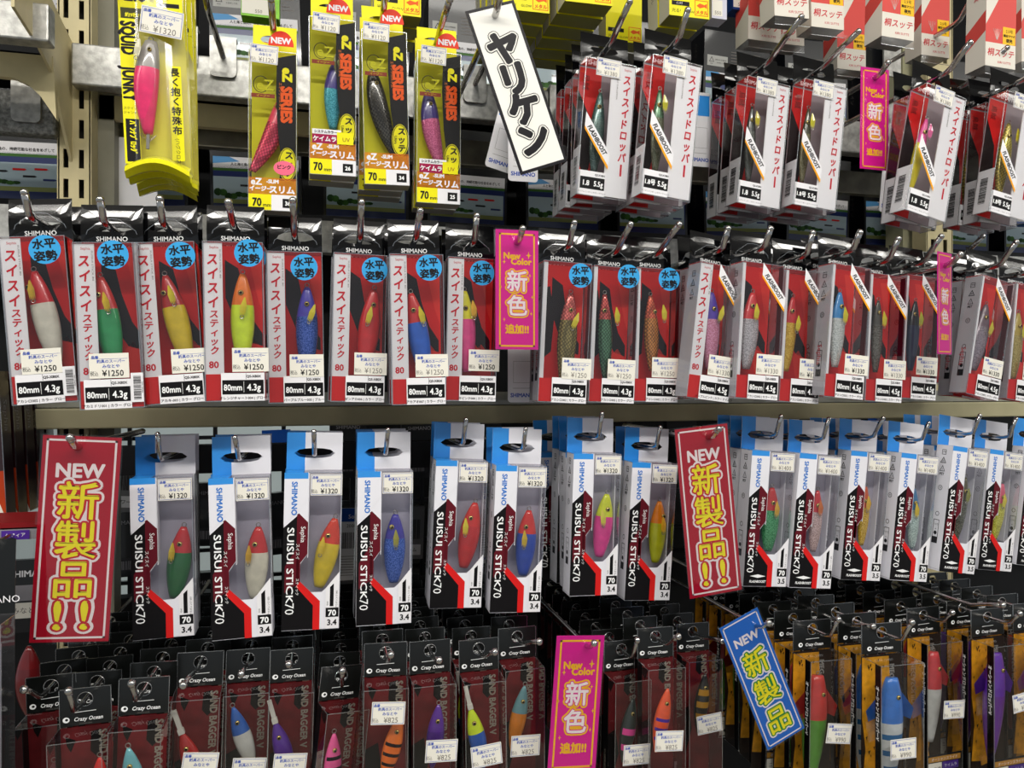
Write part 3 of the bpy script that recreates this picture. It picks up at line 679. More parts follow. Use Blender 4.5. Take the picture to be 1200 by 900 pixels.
def f_card():
    b = MB(); W = 20; b.box(-W + .4, W - .4, -.8, 0, -174, -23, MAROON); fr = front(-.8); S = mat('letters_sand', '8d8578', .5)
    b.poly(fr, [(4, -28), (12, -26), (14, -44), (8, -50), (3, -44)], mat('splash_black', '0f0a0a', .6), 1); b.poly(fr, [(-16, -30), (-8, -34), (-12, -44), (-15, -38)], mat('splash_black', '0f0a0a', .6), 1)
    b.poly(fr, [(-18, -90), (-6, -84), (-2, -110), (-10, -140), (-18, -130)], mat('splash_black', '0f0a0a', .6), 1)
    b.text(fr, 'SAND BAGGER V', 13.5, -27, 9.0, S, 2, al='l', rot=-90, bold=.04, sx=.88); b.vtext(fr, 'スライドジグ', -15.5, -120, 6, 5, S, 2)
    b.box(-W, -W + .4, -12, 0, -174, -23, mat('side_black', '101012', .4)) ; fl = left(-W - .1); b.text(fl, 'V-SERIES', 6, -100, 6, S, 1, al='l', rot=-90)
    b.box(-W + .4, W - .4, -29, -28.4, -174, -146, mat('foot_card', '1a1a1e', .4)); f2 = front(-29); b.rect(f2, -18, -172, -4, -150, WHITE, 1); b.text(f2, 'ケイムラ', 8, -158, 4.6, TABWHT, 1); b.bars(f2, -16.5, -166, -6, -154, 12, INK, 2)
    return b
def packF(desc, hole, tabw, lr, pr=None, roll=0, yaw=0, Y=None):
    if Y is None: Y = min(.80, max(.60, F * rr(hole[0]) ** 2 * .040 / tabw))
    r = root_at('metal_jig_pack', at(hole[0], hole[1], Y), radians(roll), yaw, desc, 'black headed jig packs of the bottom row')
    ob('header_tab', cached('header_tab_f', f_header()), r); ob('backing_card', cached('card_f', f_card), r); ob('clear_box', cached('clear_box_f', lambda: clear_box(20, -174, -23, 30)), r)
    if pr: price(r, '825', pr[0], -30.5, pr[1], pr[2], True, True, .94)
    lure(r, *lr[0], **lr[1]); return r, Y
# G: orange carded jig pack ------------------------------------------
AMB = mat('card_amber', 'dd9a20', .5, vary=.35, scale=70)
def g_card():
    b = MB(); W = 25; b.box(-W + .4, W - .4, -.8, 0, -184, -23, mat('card_brown_black', '2b1f18', .45, vary=.3, scale=30)); fr = front(-.8)
    b.poly(fr, [(-W + 1, -25), (8, -25), (10, -60), (5, -110), (9, -150), (4, -168), (-W + 1, -165), (-20, -120), (-W + 1, -90)], AMB, 1)
    b.poly(fr, [(-12, -158), (4, -150), (8, -168), (-10, -172)], AMB, 2)
    S = mat('letters_pale_grey', '8f8c88', .5); b.text(fr, 'MEGASQUID', 12, -34, 8, S, 2, al='l', rot=-90, bold=.03)
    r = random.Random(5)
    for i in range(26):
        x, z = r.uniform(-22, 2), r.uniform(-150, -28); b.poly(fr, [(x, z), (x + r.uniform(1, 3), z + 1), (x + 1, z - r.uniform(2, 4))], BLACK, 3)
    b.box(-W, -W + .4, -30, -22, -184, -23, mat('side_black', '101012', .4)); fl = left(-W - .1); b.text(fl, 'オーシャンドロッパーV', 26, -45, 5.2, TABWHT, 1, al='l', rot=-90, bold=.03)
    b.box(-W + .4, W - .4, -30, -29.4, -184, -150, mat('foot_card', '1a1a1e', .4)); f2 = front(-30); b.rect(f2, -23, -158, 23, -152, mat('foot_gold', 'b98636', .4), 1); b.text(f2, 'オーシャンスライド', 0, -155, 4.2, WHITE, 2)
    b.rect(f2, -23, -182, -4, -159, PAPER, 1); b.text(f2, '二枚潮', -13, -166, 5, INK, 2); b.text(f2, '4.8g', -13, -176, 6, INK, 2, bold=.03); b.rect(f2, -3, -168, 20, -159, mat('foot_purple', '4a2a8a', .4), 1); b.text(f2, 'ケイムラ', 8.5, -163.5, 4.6, WHITE, 2); return b
def packG(desc, hole, tabw, lr, pr=None, roll=0, yaw=0, Y=None):
    if Y is None: Y = min(.80, max(.60, F * rr(hole[0]) ** 2 * .050 / tabw))
    r = root_at('slide_jig_pack', at(hole[0], hole[1], Y), radians(roll), yaw, desc, 'amber carded jig packs of the bottom row')
    ob('header_tab', cached('header_tab_g', f_header(24)), r); ob('backing_card', cached('card_g', g_card), r); ob('clear_box', cached('clear_box_g', lambda: clear_box(25, -184, -23, 31)), r)
    if pr: price(r, '990', pr[0], -31.5, pr[1], pr[2], True, True, .94)
    if lr: lure(r, *lr[0], **lr[1])
    return r, Y

# a thing and all its parts copied, further back on the same hook -----
ORD = ['second', 'third', 'fourth', 'fifth', 'sixth', 'seventh', 'eighth', 'ninth']
def stack(root, n, step, what, skip=('price_sticker',), jit=1.2, sag=0, only=None):
    kids = [c for c in root.children]
    for i in range(n):
        c = root.copy(); COL.objects.link(c)
        d = (i + 1) * step
        c.location = (root.location.x + random.uniform(-jit, jit) / 1e3, root.location.y + d, root.location.z + sag * (i + 1) / 1e3)
        c.rotation_euler = (0, root.rotation_euler.y * .5 + radians(random.uniform(-1.2, 1.2)), root.rotation_euler.z * .5 + radians(random.uniform(-2, 2)))
        c['label'] = '%s pack back on the hook of the %s' % (ORD[i], what)
        for k in kids:
            nm = k.name.split('.')[0]
            if nm in skip or (only and nm not in only): continue
            e = k.copy(); COL.objects.link(e); e.parent = c
            for g in k.children:
                h = g.copy(); COL.objects.link(h); h.parent = e
def hang(r, Yh, tip, short, t, Yback=RY, n=0, step=.027, rad=.0033, ball=0, clip=True, dz=.016, only=None, sag=0):
    x, y, z = r.location; yt = None
    if tip:
        u = (tip[0] - 600) / F; rx = (SN + u * CS) / rr(tip[0])
        yt = x / rx if abs(x) > .10 and abs(rx) > .01 else Yh - t - .03
        yt = min(Yh - t - .012, max(Yh - .085, yt)); zt = at(tip[0], tip[1], yt)[2]
    else: yt, zt = Yh - t - .03, z + dz
    hook(x, z, Yback, Yh - t * .6 - .004, yt, zt, 'chrome hook holding the %s' % short, rad, ball, clip)
    if n: stack(r, n, step, short, only=only, sag=sag)

# ================================================================ ROW 2
def LA(head, body, x=10, z=-54, tilt=0, L=84, W=22, **k): return ((x, -12, z, tilt, L, W, head, body), k)
SCG = lmat('3f6b4a', 'scale'); SCR = lmat('8a7a3e', 'scale'); SCO = lmat('b8742a', 'scale'); GLB = lmat('1f4fb0', 'glit'); GLS = lmat('b9b3b6', 'glit')
row2 = [
 ('red-headed white lure pack', (47, 261), (54, 473), LA('c8202a', 'd8d4c4', -4, -46, -8, feather='c9a416', fpos=(-3, -8, 2), eye=(-6, -14)), (38, 226), dict(circ=(10, -29), bars=True, ps=(0, -127), extra='アカシロ002 | カラー グロー')),
 ('red-headed green lure pack', (131, 268), (132, 479), LA('c8302e', '2f9a5a', -8, -46, -6, feather='d8b81e', fpos=(2, -14, -6), eye=(-3, -16)), (118, 234), dict(circ=(6, -28), bars=True, ps=(-1, -126), extra='アカミドリ001 | カラー グロー')),
 ('red-headed yellow lure pack', (197, 268), (206, 473), LA('b92a2a', 'd9bd20', -3, -46, -10, fpos=(2, -10, -3), eye=(-4, -16)), (190, 233), dict(circ=(14, -30), ps=(16, -126), extra='アカキ-003 | カラー グロー')),
 ('orange-headed chartreuse lure pack', (276, 268), (276, 470), LA('f07a1e', 'd6ee2a', 7, -45, 1, fpos=(3, -22, 8), eye=(-1, -18)), (271, 237), dict(circ=(14, -27), ps=(14, -126), extra='オレンジチャート004 | グロー')),
 ('purple and glitter-blue lure pack', (346, 280), (348, 472), LA('4a3fb0', GLB, 11, -50, 1, fpos=(8, -17, 18), eye=(0, -17)), (345, 235), dict(extra='パープルブルー005 | ブルー')),
 ('plain red lure pack', (421, 283), (418, 471), LA('d5282a', 'd5282a', 15, -50, 6, fpos=(-1, -18, 6), eye=(1, -16)), (422, 237), dict(circ=(14, -32), ps=(12, -126), extra='ゼンアカ006 | カラー グロー', faded=True)),
 ('red-headed blue lure pack', (485, 283), (492, 474), LA('cf2c2c', '2a62c8', -5, -54, -9, fpos=(5, -14, -4), eye=(-1, -17)), (489, 247), dict(circ=(12, -30), ps=(13, -126), extra='アカアオ007 | カラー グロー', faded=True)),
 ('yellow-headed pink lure pack', (551, 288), (552, 470), LA('e8e326', 'ee4f96', -7, -50, -3, feather='e6b01e', fpos=(7, -10, -4), eye=(0, -18)), (558, 253), dict(circ=(9, -32), ps=(13, -122), extra='キピンク008 | カラー グロー')),
 ('pink-headed olive scaled lure pack', (659, 293), (659, 472), LA(lmat('d8635c', 'scale'), SCR, 8, -48, 2, L=96, fpos=(8, -20, 18), eye=(0, -18), split=.3), (673, 261), dict(strip=False, circ=(14, -30), ps=(14, -128), faded=True)),
 ('red-headed dark green scaled lure pack', (714, 299), (716, 472), LA(lmat('c9504a', 'scale'), SCG, -8, -46, -3, L=92, W=17, fpos=(11, -14, -2), eye=(-2, -18), split=.3), (739, 263), dict(strip=False, circ=(14, -26), ps=(10, -128), faded=True)),
 ('red-headed amber scaled lure pack', (762, 301), (768, 471), LA(lmat('d05a3a', 'scale'), SCO, -4, -46, -3, W=18, fpos=(12, -10, -2), eye=(3, -18), split=.3), (796, 263), dict(strip=False, circ=(12, -28), ps=(10, -126), faded=True)),
 ('purple-headed pink lure pack', (833, 297), (826, 470), LA('5a3fb0', lmat('e08aa8', 'glit'), -1, -46, -5, fpos=(10, -14, 18), eye=(0, -18)), (853, 268), dict(circ=None, flash=(13, -42), ps=(12, -126), p='1330', spec=('80mm', '4.5g'), extra='パープルピンク | カラー ケイムラ', faded=True)),
 ('red-headed silver lure pack', (881, 295), (885, 468), LA('d8343a', GLS, -4, -48, 2, fpos=(1, -12, 0), eye=(-2, -15)), (902, 268), dict(strip=False, circ=None, flash=(14, -42), ps=(13, -126), p='1330', spec=('80mm', '4.5g'), faded=True)),
 ('red-headed golden yellow lure pack', (929, 304), (934, 472), LA('cc2c30', lmat('d8a81a', 'glit'), -6, -46, 3, W=17, fpos=(5, -20, 2), eye=(-2, -16)), (951, 273), dict(strip=False, circ=None, flash=(14, -40), ps=(14, -126), p='1330', spec=('80mm', '4.5g'))),
 ('blue-headed white lure pack', (982, 298), (986, 467), LA('3f8fd0', lmat('c9cfc9', 'glit'), -4, -46, 0, W=19, fpos=(2, -16, -3), eye=(0, -16)), (1002, 272), dict(strip=False, circ=None, flash=(13, -40), ps=(14, -126), p='1330', spec=('80mm', '4.5g'))),
 ('smoke grey lure pack', (1024, 309), (1033, 471), LA('4e4a42', lmat('5c564a', 'glit'), -2, -46, 0, W=15, fpos=(3, -12, -2), eye=(-1, -14)), (1053, 280), dict(strip=False, circ=None, flash=(13, -42), ps=(14, -126), p='1330', spec=('80mm', '4.5g'), faded=True)),
 ('black and navy lure pack', (1065, 311), (1074, 468), LA('1c1c20', '1c2748', 1, -46, 2, W=17, feather='c8cc2a', fpos=(3, -12, 0), eye=(-3, -16)), (1103, 277), dict(strip=False, circ=None, flash=(12, -40), ps=(10, -124), p='1330', spec=('80mm', '4.5g'))),
 ('dark maroon lure pack', (1102, 316), (1110, 470), LA('5a2026', '3a1a20', 0, -46, 0, W=16), (1152, 277), dict(strip=False, Y=.88, circ=None, flash=(12, -42), ps=(30, -300), p='1330', spec=('80mm', '4.5g'))),
 ('clear violet grey lure pack', (1152, 315), (1147, 468), LA('6a5660', lmat('8a7c86', 'glit'), 0, -48, 4, W=22, feather='c8b82a', fpos=(6, -20, 6), eye=(-2, -17)), (1191, 284), dict(strip=False, circ=None, flash=(12, -40), ps=(10, -126), p='1330', spec=('80mm', '4.5g'))),
 ('gold glitter lure pack', (1190, 322), (1196, 471), LA('b8a048', lmat('a89448', 'glit'), -4, -52, 0, W=19, feather='d8d02a', fpos=(2, -14, 0), eye=(-1, -17)), None, dict(strip=False, circ=None, flash=(12, -40), ps=(12, -126), p='1330', spec=('80mm', '4.5g'))),
]
for i, (d, h, bt, lr, tip, kw) in enumerate(row2):
    if kw['ps'][0] == 30 if 'ps' in kw else False: kw['ps'] = (10, -126)
    card = 'with blue round sticker' if kw.get('circ', 1) else 'with diagonal white flash sticker'
    desc = 'hanging red-carded %s %s, second row' % (d, card)
    r, Yh = packA(desc, h, bt, lr, yaw=random.uniform(-2, 2) if i < 11 else random.uniform(2, 5), **kw)
    hang(r, Yh, tip, d, .024, n=[1, 1, 1, 2, 0, 1, 1, 2, 1, 1, 1, 1, 1, 1, 1, 0, 1, 1, 1, 0][i], step=.029, clip=False)

# ================================================================ ROW 3
def LB(head, body, x=16, z=-68, tilt=0, L=70, W=23, **k): return ((x + 1.5, -11.5, z, tilt, L, W, head, body), k)
row3 = [
 ('red-headed dark green lure box', (194, 536), (192, 748), LB('c8262a', '1c6a30', 16, -68, 8, fpos=(-7, -14, -2), eye=(-1, -16), feather='d8b820'), (187, 509), {}),
 ('red-headed cream lure box', (283, 536), (285, 748), LB('c4201f', 'd8d2be', 14, -68, 4, fpos=(-7, -16, 0), eye=(-2, -16), feather='c89a16'), (280, 513), {}),
 ('orange-red-headed yellow lure box', (369, 531), (364, 738), LB('d83a1e', 'e0c41c', 20, -65, 12, fpos=(-7, -18, -2), eye=(-3, -17), feather='e0c020'), (369, 506), {}),
 ('violet-headed blue lure box', (450, 530), (450, 732), LB('3d33a0', lmat('2356b8', 'glit'), 10, -63, 1, fpos=(0, -14, -2), eye=(-4, -12), feather='a8a03a'), (452, 504), {}),
 ('all red lure box', (538, 519), (534, 713), LB('d62a20', 'cc2020', 17, -63, 8, fpos=(-9, -16, -8), eye=(-3, -16), feather='e0cc2a'), (546, 492), {}),
 ('red-headed royal blue lure box', (606, 525), (604, 718), LB('d42c22', '2448b0', 12, -66, 3, fpos=(-5, -20, -3), eye=(-3, -17), feather='d0b020'), (613, 503), {}),
 ('yellow-headed hot pink lure box', (692, 512), (695, 698), LB('d8e028', 'ee3f9a', 16, -63, 6, fpos=(-7, -16, -12), eye=(1, -16), feather='e0d84a'), (704, 485), {}),
 ('orange-headed chartreuse lure box', (758, 523), (758, 704), LB('f28a1e', 'c8cc22', 13, -62, 1, fpos=(2, -16, -4), eye=(4, -16), feather='f0b82a', W=21), (769, 501), {}),
 ('red-headed emerald lure box', (894, 510), (896, 688), LB('c42a2e', lmat('3a9a5c', 'glit'), 8, -60, 0, L=74, fpos=(2, -14, 0), feather='d8a82a'), (913, 488), dict(p='1400', g='3.5', flash=True, faded=True)),
 ('red-headed pale silver lure box', (948, 514), (949, 690), LB('d02c34', lmat('c8a8a4', 'glit'), 8, -60, 0, L=72, W=17, feather='c86a2a', fpos=(0, -10, 0)), (971, 491), dict(p='1400', g='3.5', flash=True, faded=True)),
 ('red-headed golden lure box', (1006, 512), (1008, 681), LB('d8581e', lmat('d8a818', 'glit'), 6, -60, 0, L=72, W=15, feather='e0b020', fpos=(0, -10, 0)), (1035, 490), dict(p='1400', g='3.5', flash=True, faded=True)),
 ('blue-backed pale lure box', (1062, 515), (1063, 682), LB('3a78a8', lmat('b8ccc4', 'glit'), 7, -60, -4, L=74, W=17, feather='e0c020', fpos=(-2, -16, 0)), (1084, 496), dict(p='1400', g='3.5', flash=True, faded=True)),
 ('olive brown lure box', (1120, 508), (1119, 673), LB('5a5236', lmat('4e4a34', 'glit'), 10, -54, 4, L=80, W=18, feather='8a8a3a', fpos=(0, -12, 0)), (1147, 487), dict(p='1400', g='3.5', flash=True, faded=True)),
 ('pink-headed clear yellow lure box', (1162, 512), (1164, 670), LB('e0607a', lmat('c8c238', 'glit'), 12, -60, 4, L=74, W=19, feather='d8c83a', fpos=(-2, -12, 0)), (1182, 491), dict(p='1400', g='3.5', flash=True, faded=True)),
 ('white lure box at the right edge', (1207, 510), (1209, 665), LB('c03030', 'd8d0c0', 12, -60, 0), None, dict(p='1400', g='3.5', flash=True)),
]
for i, (d, h, bt, lr, tip, kw) in enumerate(row3):
    desc = 'hanging white and blue cardboard %s with window, third row' % d
    r, Yh = packB(desc, h, bt, lr, yaw=random.uniform(-1.5, 1.5) + (1 if i > 7 else 0), **kw)
    hang(r, Yh, tip, d, .024, n=[1, 1, 1, 2, 1, 1, 2, 1, 2, 2, 2, 2, 2, 1, 0][i], step=.028, rad=.0024, clip=False)
# darker box hanging further back between two hooks
r, Yh = packB('shaded white and blue lure box set back between the royal blue and pink lure boxes', (650, 512), (632, 680), row3[6][3], Y=.885, roll=0)
hang(r, Yh, None, 'set-back lure box beside the pink lure box', .024, rad=.0024, clip=False)
# ================================================================ ROW 1
def LC(head, body, x=-8, z=-60, tilt=0, L=88, W=14, **k): return ((x, -12, z, tilt, L, W, head, body), k)
row1 = [
 ('dark teal glitter dropper pack', (709, 59), (705, 232), LC(lmat('1c4a44', 'glit'), lmat('3c5650', 'glit'), -6, -54, 1, W=17, feather=None), (738, 2), dict(spec='1.8', n=3)),
 ('green and yellow dropper pack', (784, 57), (778, 233), LC(lmat('2a5a34', 'glit'), lmat('4e5238', 'glit'), -12, -54, -2, W=15, feather='c8c020', fpos=(3, -6, -4)), (806, 12), dict(spec='1.8号', n=2)),
 ('black and grey dropper pack', (889, 82), (887, 243), LC('262a26', lmat('4a4e48', 'glit'), -12, -52, -2, W=14, feather='c8b820', fpos=(3, -6, -4)), (939, 20), dict(spec='1.8', n=2)),
 ('olive and yellow dropper pack', (955, 85), (954, 245), LC('3a3a1e', lmat('6a6440', 'glit'), -12, -52, 0, W=13, feather='d0c820', fpos=(2, -6, -4)), (1006, 37), dict(spec='1.8号', n=2)),
 ('pink-headed yellow dropper pack', (1093, 94), (1081, 258), LC('e0509a', 'd0c01e', -10, -56, 4, W=15, feather='e0609a', fpos=(2, -6, -4)), (1137, 50), dict(spec='1.8', n=1)),
 ('gold scaled dropper pack', (1184, 101), (1180, 257), LC(lmat('a89a3a', 'scale'), lmat('a8963c', 'scale'), -6, -54, 0, W=19, feather='d0c020', fpos=(7, -6, -4)), None, dict(spec='1.8号', n=2)),
]
for i, (d, h, bt, lr, tip, kw) in enumerate(row1):
    kw = dict(kw); n = kw.pop('n')
    desc = 'clear hanging %s with white katakana panel, top row' % d
    r, Yh = packC(desc, h, bt, lr, yaw=random.uniform(0, 3), **kw)
    hang(r, Yh, tip, d, .024, n=n, step=.029)
r, Yh = packC('dropper lure pack set back and lower right of the pink-headed yellow one', (1118, 106), (1108, 262), row1[4][3], Y=.835, roll=2)
hang(r, Yh, (1180, 56), 'set-back dropper pack beside the pink-headed one', .024, n=1)
Dr = [
 ('pink squid jig box', (322, 47), (320, 246), ((10, -10, -62, 22, 80, 21, 'e2405e', lmat('d83a58', 'scale')), dict(shape='egi', bend=4, feather=None, eye=(-2, -12), er=2)), '36', dict(pink=True, lab=(-8, -24), newp=(8, -8), n=0)),
 ('violet and turquoise squid jig box', (389, 10), (390, 214), ((11, -10, -50, 8, 78, 22, '3a2a80', lmat('3aa0b0', 'glit')), dict(shape='egi', split=.5, bend=-4, feather='6a6a2a', fpos=(-7, -4, -10), eye=(-3, -14), er=2)), '26', dict(uv=True, n=1, newp=(6, -8))),
 ('dark brown squid jig box', (448, 24), (454, 230), ((-12, -10, -60, -14, 86, 22, lmat('2e2a22', 'scale'), lmat('34302a', 'scale')), dict(shape='egi', bend=-3, feather=None, eye=(1, -12), er=2)), '34', dict(n=2, lab=(-8, -22), newp=(8, -6))),
 ('violet-headed pink squid jig box', (512, 49), (514, 248), ((-10, -10, -60, -10, 78, 21, '3a2a78', lmat('c85a86', 'glit')), dict(shape='egi', bend=-3, feather=None, eye=(0, -12), er=2)), '25', dict(uv=True, n=1, lab=(-6, -24), newp=(8, -8))),
]
DT = [(322, 0), (390, -30), (455, -22), (527, 0)]
for i, (d, h, bt, lr, num, kw) in enumerate(Dr):
    kw = dict(kw); n = kw.pop('n'); r, Yh = packD('tall yellow %s with black side panel and NEW tag' % d, h, bt, lr, num, yaw=random.uniform(-2, 2), **kw)
    hang(r, Yh, DT[i], d, .02, n=n, step=.026)
# squid jig pouches
p, roll, Yh = put((176, -40), (182, 199), .2, .02, Y=.77)
r = root_at('squid_jig_pouch', p, roll, 2, 'glossy yellow hanging squid jig pouch with pink jig, frontmost of its hook', 'yellow squid jig pouches')
ob('printed_card', e_body().data('printed_card'), r); ob('clear_film', e_film().data('clear_film', True), r)
price(r, '1320', 10, -15, -60, 8, True, True, 1.15)
lr_ = lure(r, -1, -9, -76, 4, 88, 24, '8f8a86', 'e02a68', split=.30, shape='egi', bend=-3, feather='cfc9a8', fpos=(-8, -2, 8), eye=(0, -10), er=2)
b = MB(); 
for i in range(8):
    a = i * pi / 4; b.mesh([(0, 0, 0), (7 * cos(a), 5 * sin(a), 8), (7.3 * cos(a), 5 * sin(a), 7.6), (.4, 0, -.4)], [(0, 1, 2, 3)], WIRE)
b.box(-1.4, 1.4, -1, 1, -6, 10, WIRE); ob('spike_crown', b.data('spike_crown'), lr_, (0, 0, -.096))
hang(r, Yh, None, 'yellow squid jig pouches', .02, n=3, step=.024)

# ================================================================ ROW 4
def LF(head, body, x=-6, z=-40, tilt=0, L=62, W=17, **k):
    d = dict(shape='jig', feather=None, eye=(0, -14), er=2.2, split=.4); d.update(k); return ((x, -14, z, tilt, L, W, head, body), d)
row4 = [
 ('dusky pink jig pack', (60, 804), 59, LF('8a4a50', '8a4a50', 4, -62, 2), None, -3, (28, 808)),
 ('bright red jig pack', (100, 819), 61, LF('d8281e', 'c82018', 14, -45, 2), None, -2, (91, 809)),
 ('sky blue jig pack', (169, 807), 59, LF('6ab0b8', '6ab0b8', -8, -44, -10, W=18), None, 2, (155, 801)),
 ('dark red jig pack', (235, 776), 54, LF('b81e1a', 'a81a18', -12, -58, -20, L=55, clampc=1), (6, -80, 6), 3, (213, 803)),
 ('blue and white jig pack', (291, 772), 51, LF('2a62b8', 'd8d8d0', -12, -40, -18, L=64), (4, -92, 6), 2, (280, 790)),
 ('violet and white jig pack', (342, 772), 50, LF('5a2a98', 'd0ccd0', -14, -54, -16, L=58, split=.7, clampc=1), (0, -88, 5), 2, (342, 778)),
 ('bubblegum pink jig pack', (400, 792), 50, LF('ee5a9a', 'ee5a9a', -6, -48, -4, L=66, mark=(mat('jig_black', '1a1016', .3), (), (6, 9, 12, 15))), None, 8, (401, 786)),
 ('orange jig pack', (452, 765), 50, LF('f0761e', 'ee701a', 14, -54, 14, L=62, mark=(mat('jig_black', '1a1016', .3), (), (8, 11, 14))), (2, -44, 3), 1, (460, 767)),
 ('violet jig pack', (504, 762), 48, LF('5a1f96', '4c1a88', 6, -48, 6, L=60), (6, -84, 4), 0, (522, 773)),
 ('chartreuse and blue jig pack', (561, 760), 46, LF('d8ee1e', '2a60c0', -12, -52, -12, L=62, clampc=1), (0, -92, -4), -1, (580, 764)),
 ('grey-blue and orange jig pack', (606, 746), 44, LF('6a9aa0', 'e0841e', 4, -46, 12, L=66), (0, -98, 3), 0, (632, 752)),
 ('black and pink jig pack', (728, 761), 41, LF('26322e', '26322e', 8, -48, 10, L=66, mark=(mat('jig_pink', 'e8489a', .3), (), (9, 10, 14, 15))), (4, -98, 3), 1, (738, 751)),
 ('orange and violet tiger jig pack', (768, 746), 41, LF('f05a2e', 'f05a2e', 8, -50, 12, L=66, mark=(mat('jig_violet', '4a2a9a', .3), (), (9, 12, 15))), (2, -96, 4), 0, (795, 746)),
]
for i, (d, h, tw, lr, prc, rl, tip) in enumerate(row4):
    r, Yh = packF('clear hanging %s with black header, bottom row' % d, h, tw, lr, prc, roll=rl * .8, yaw=random.uniform(-4, 4) + (14 if i == 6 else 0))
    hang(r, Yh, tip, d, .03, Yback=1.06, n=7 if i != 0 else 5, step=.037, rad=.0021, ball=.0034, clip=False)
r, Yh = packF('clear jig pack with black and yellow tiger jig, right of the orange tiger one', (812, 740), 42, LF('1c1a16', '1c1a16', 8, -44, 8, L=66, mark=(mat('jig_gold', 'c08a20', .3), (), (5, 6, 9, 10, 13, 14))), (4, -92, -5), Y=.77)
hang(r, Yh, (846, 751), 'black and yellow tiger jig pack', .03, Yback=1.06, n=5, step=.037, rad=.0021, ball=.0034, clip=False)
def LG(head, body, x=-4, z=-40, tilt=-6, L=112, W=30, **k):
    d = dict(shape='egi', feather=None, eye=(3, -18), er=2.4, split=.38, fin=(lmat(head) if isinstance(head, str) else head, (-1, 1))); d.update(k); return ((x, -15, z, tilt, L, W, head, body), d)
BLK2 = mat('squid_blue_mark', '2a6aa0', .4)
row4b = [
 ('red and leaf green slide jig pack', (952, 737), 42, LG('cc3a34', '5a9a34', -4, -44, 4), (10, -100, 8), 1, (970, 727)),
 ('blue-headed white slide jig pack', (1033, 741), 45.5, LG('3a7ad0', 'd4d8d8', 0, -42, 2, mark=(BLK2, (), (10, 13, 16))), (0, -108, 0), 0, (1061, 730)),
 ('red-headed white slide jig pack', (1082, 721), 40, LG('d03a40', 'cfd0cc', 0, -38, 3, W=26, L=104), (12, -100, 4), 0, (1092, 720)),
 ('bright purple slide jig pack', (1157, 723), 40, LG('6a2fb0', '6a2a98', -4, -36, 4, W=30, L=118), (16, -88, -6), 0, (1175, 721)),
 ('orange-red slide jig pack at the right edge', (1206, 716), 40, LG('c8401e', 'b8501e', 0, -36, 0), None, 0, None),
]
for i, (d, h, tw, lr, prc, rl, tip) in enumerate(row4b):
    r, Yh = packG('clear hanging %s with amber card, bottom row' % d, h, tw, lr, prc, roll=rl, yaw=random.uniform(-2, 2), Y=(.70, .665, .735, .705, .70)[i])
    hang(r, Yh, tip, d, .03, Yback=1.06, n=(6, 6, 6, 6, 4)[i], step=.036, rad=.0021, ball=.0034, clip=False)

# ================================================================ SIGNS
def sign_plate(b, w_, h_, m, margin=2.5):
    b.box(-w_ / 2, w_ / 2, 0, .5, -h_ / 2, h_ / 2, m)
def art(b, fr, s, x, y, size, fill, outline, halo, l0=1, sp=.065, sh=.125, sx=1, rot=0):
    b.text(fr, s, x, y, size, halo, l0, bold=sh, sx=sx, rot=rot); b.text(fr, s, x, y, size, outline, l0 + 1.5, bold=sp, sx=sx, rot=rot); b.text(fr, s, x, y, size, fill, l0 + 3, bold=.022, sx=sx, rot=rot)
SR = mat('sign_red', 'b00c28', .55); SY = mat('sign_yellow', 'f2e51a', .4); SW = mat('sign_white', 'f4e9ea', .4); SRO = mat('sign_outline_red', 'c81428', .4)
SP = mat('sign_pink', 'dd1096', .55); SOR = mat('sign_gold', 'f5c021', .4); SB = mat('sign_blue', '1a6ac8', .55); SG = mat('sign_outline_green', '1f8a3a', .4)
def star(b, fr, x, y, r, m, l=1):
    b.poly(fr, [(x + (r if i % 2 == 0 else r * .28) * sin(i * pi / 4) * (.7 if i % 4 == 2 else 1), y + (r if i % 2 == 0 else r * .28) * cos(i * pi / 4)) for i in range(8)], m, l)
def sign_new(w_, h_, blue=False):
    b = MB(); fr = Fr(); bg, ol = (SB, SG) if blue else (SR, SRO); sign_plate(b, w_, h_, bg); W, H = w_ / 2, h_ / 2
    b.frame(fr, -W + w_ * .065, -H + w_ * .06, W - w_ * .065, H - w_ * .06, w_ * .028, SW, 1)
    b.text(fr, 'NEW', 0, H - h_ * .165, w_ * .27, SW, 1, bold=.04)
    n = '新製品' ; s = w_ * (.56 if not blue else .60); z = H - h_ * (.315 if not blue else .36); st = h_ * (.19 if not blue else .232)
    for i, c in enumerate(n): art(b, fr, c, 0, z - i * st, s, SY, ol, SW)
    if not blue: art(b, fr, '!!', 0, -H + h_ * .135, s * .95, SY, ol, SW) if False else [art(b, fr, '!', q * w_ * .17, -H + h_ * .135, s * 1.0, SY, ol, SW, sx=1.25) for q in (-1, 1)]
    b.rect(Fr((0, -.9, 0)), -W - 1.5, -H - 1.5, W + 1.5, H + 1.5, CLEAR, 0)
    return b
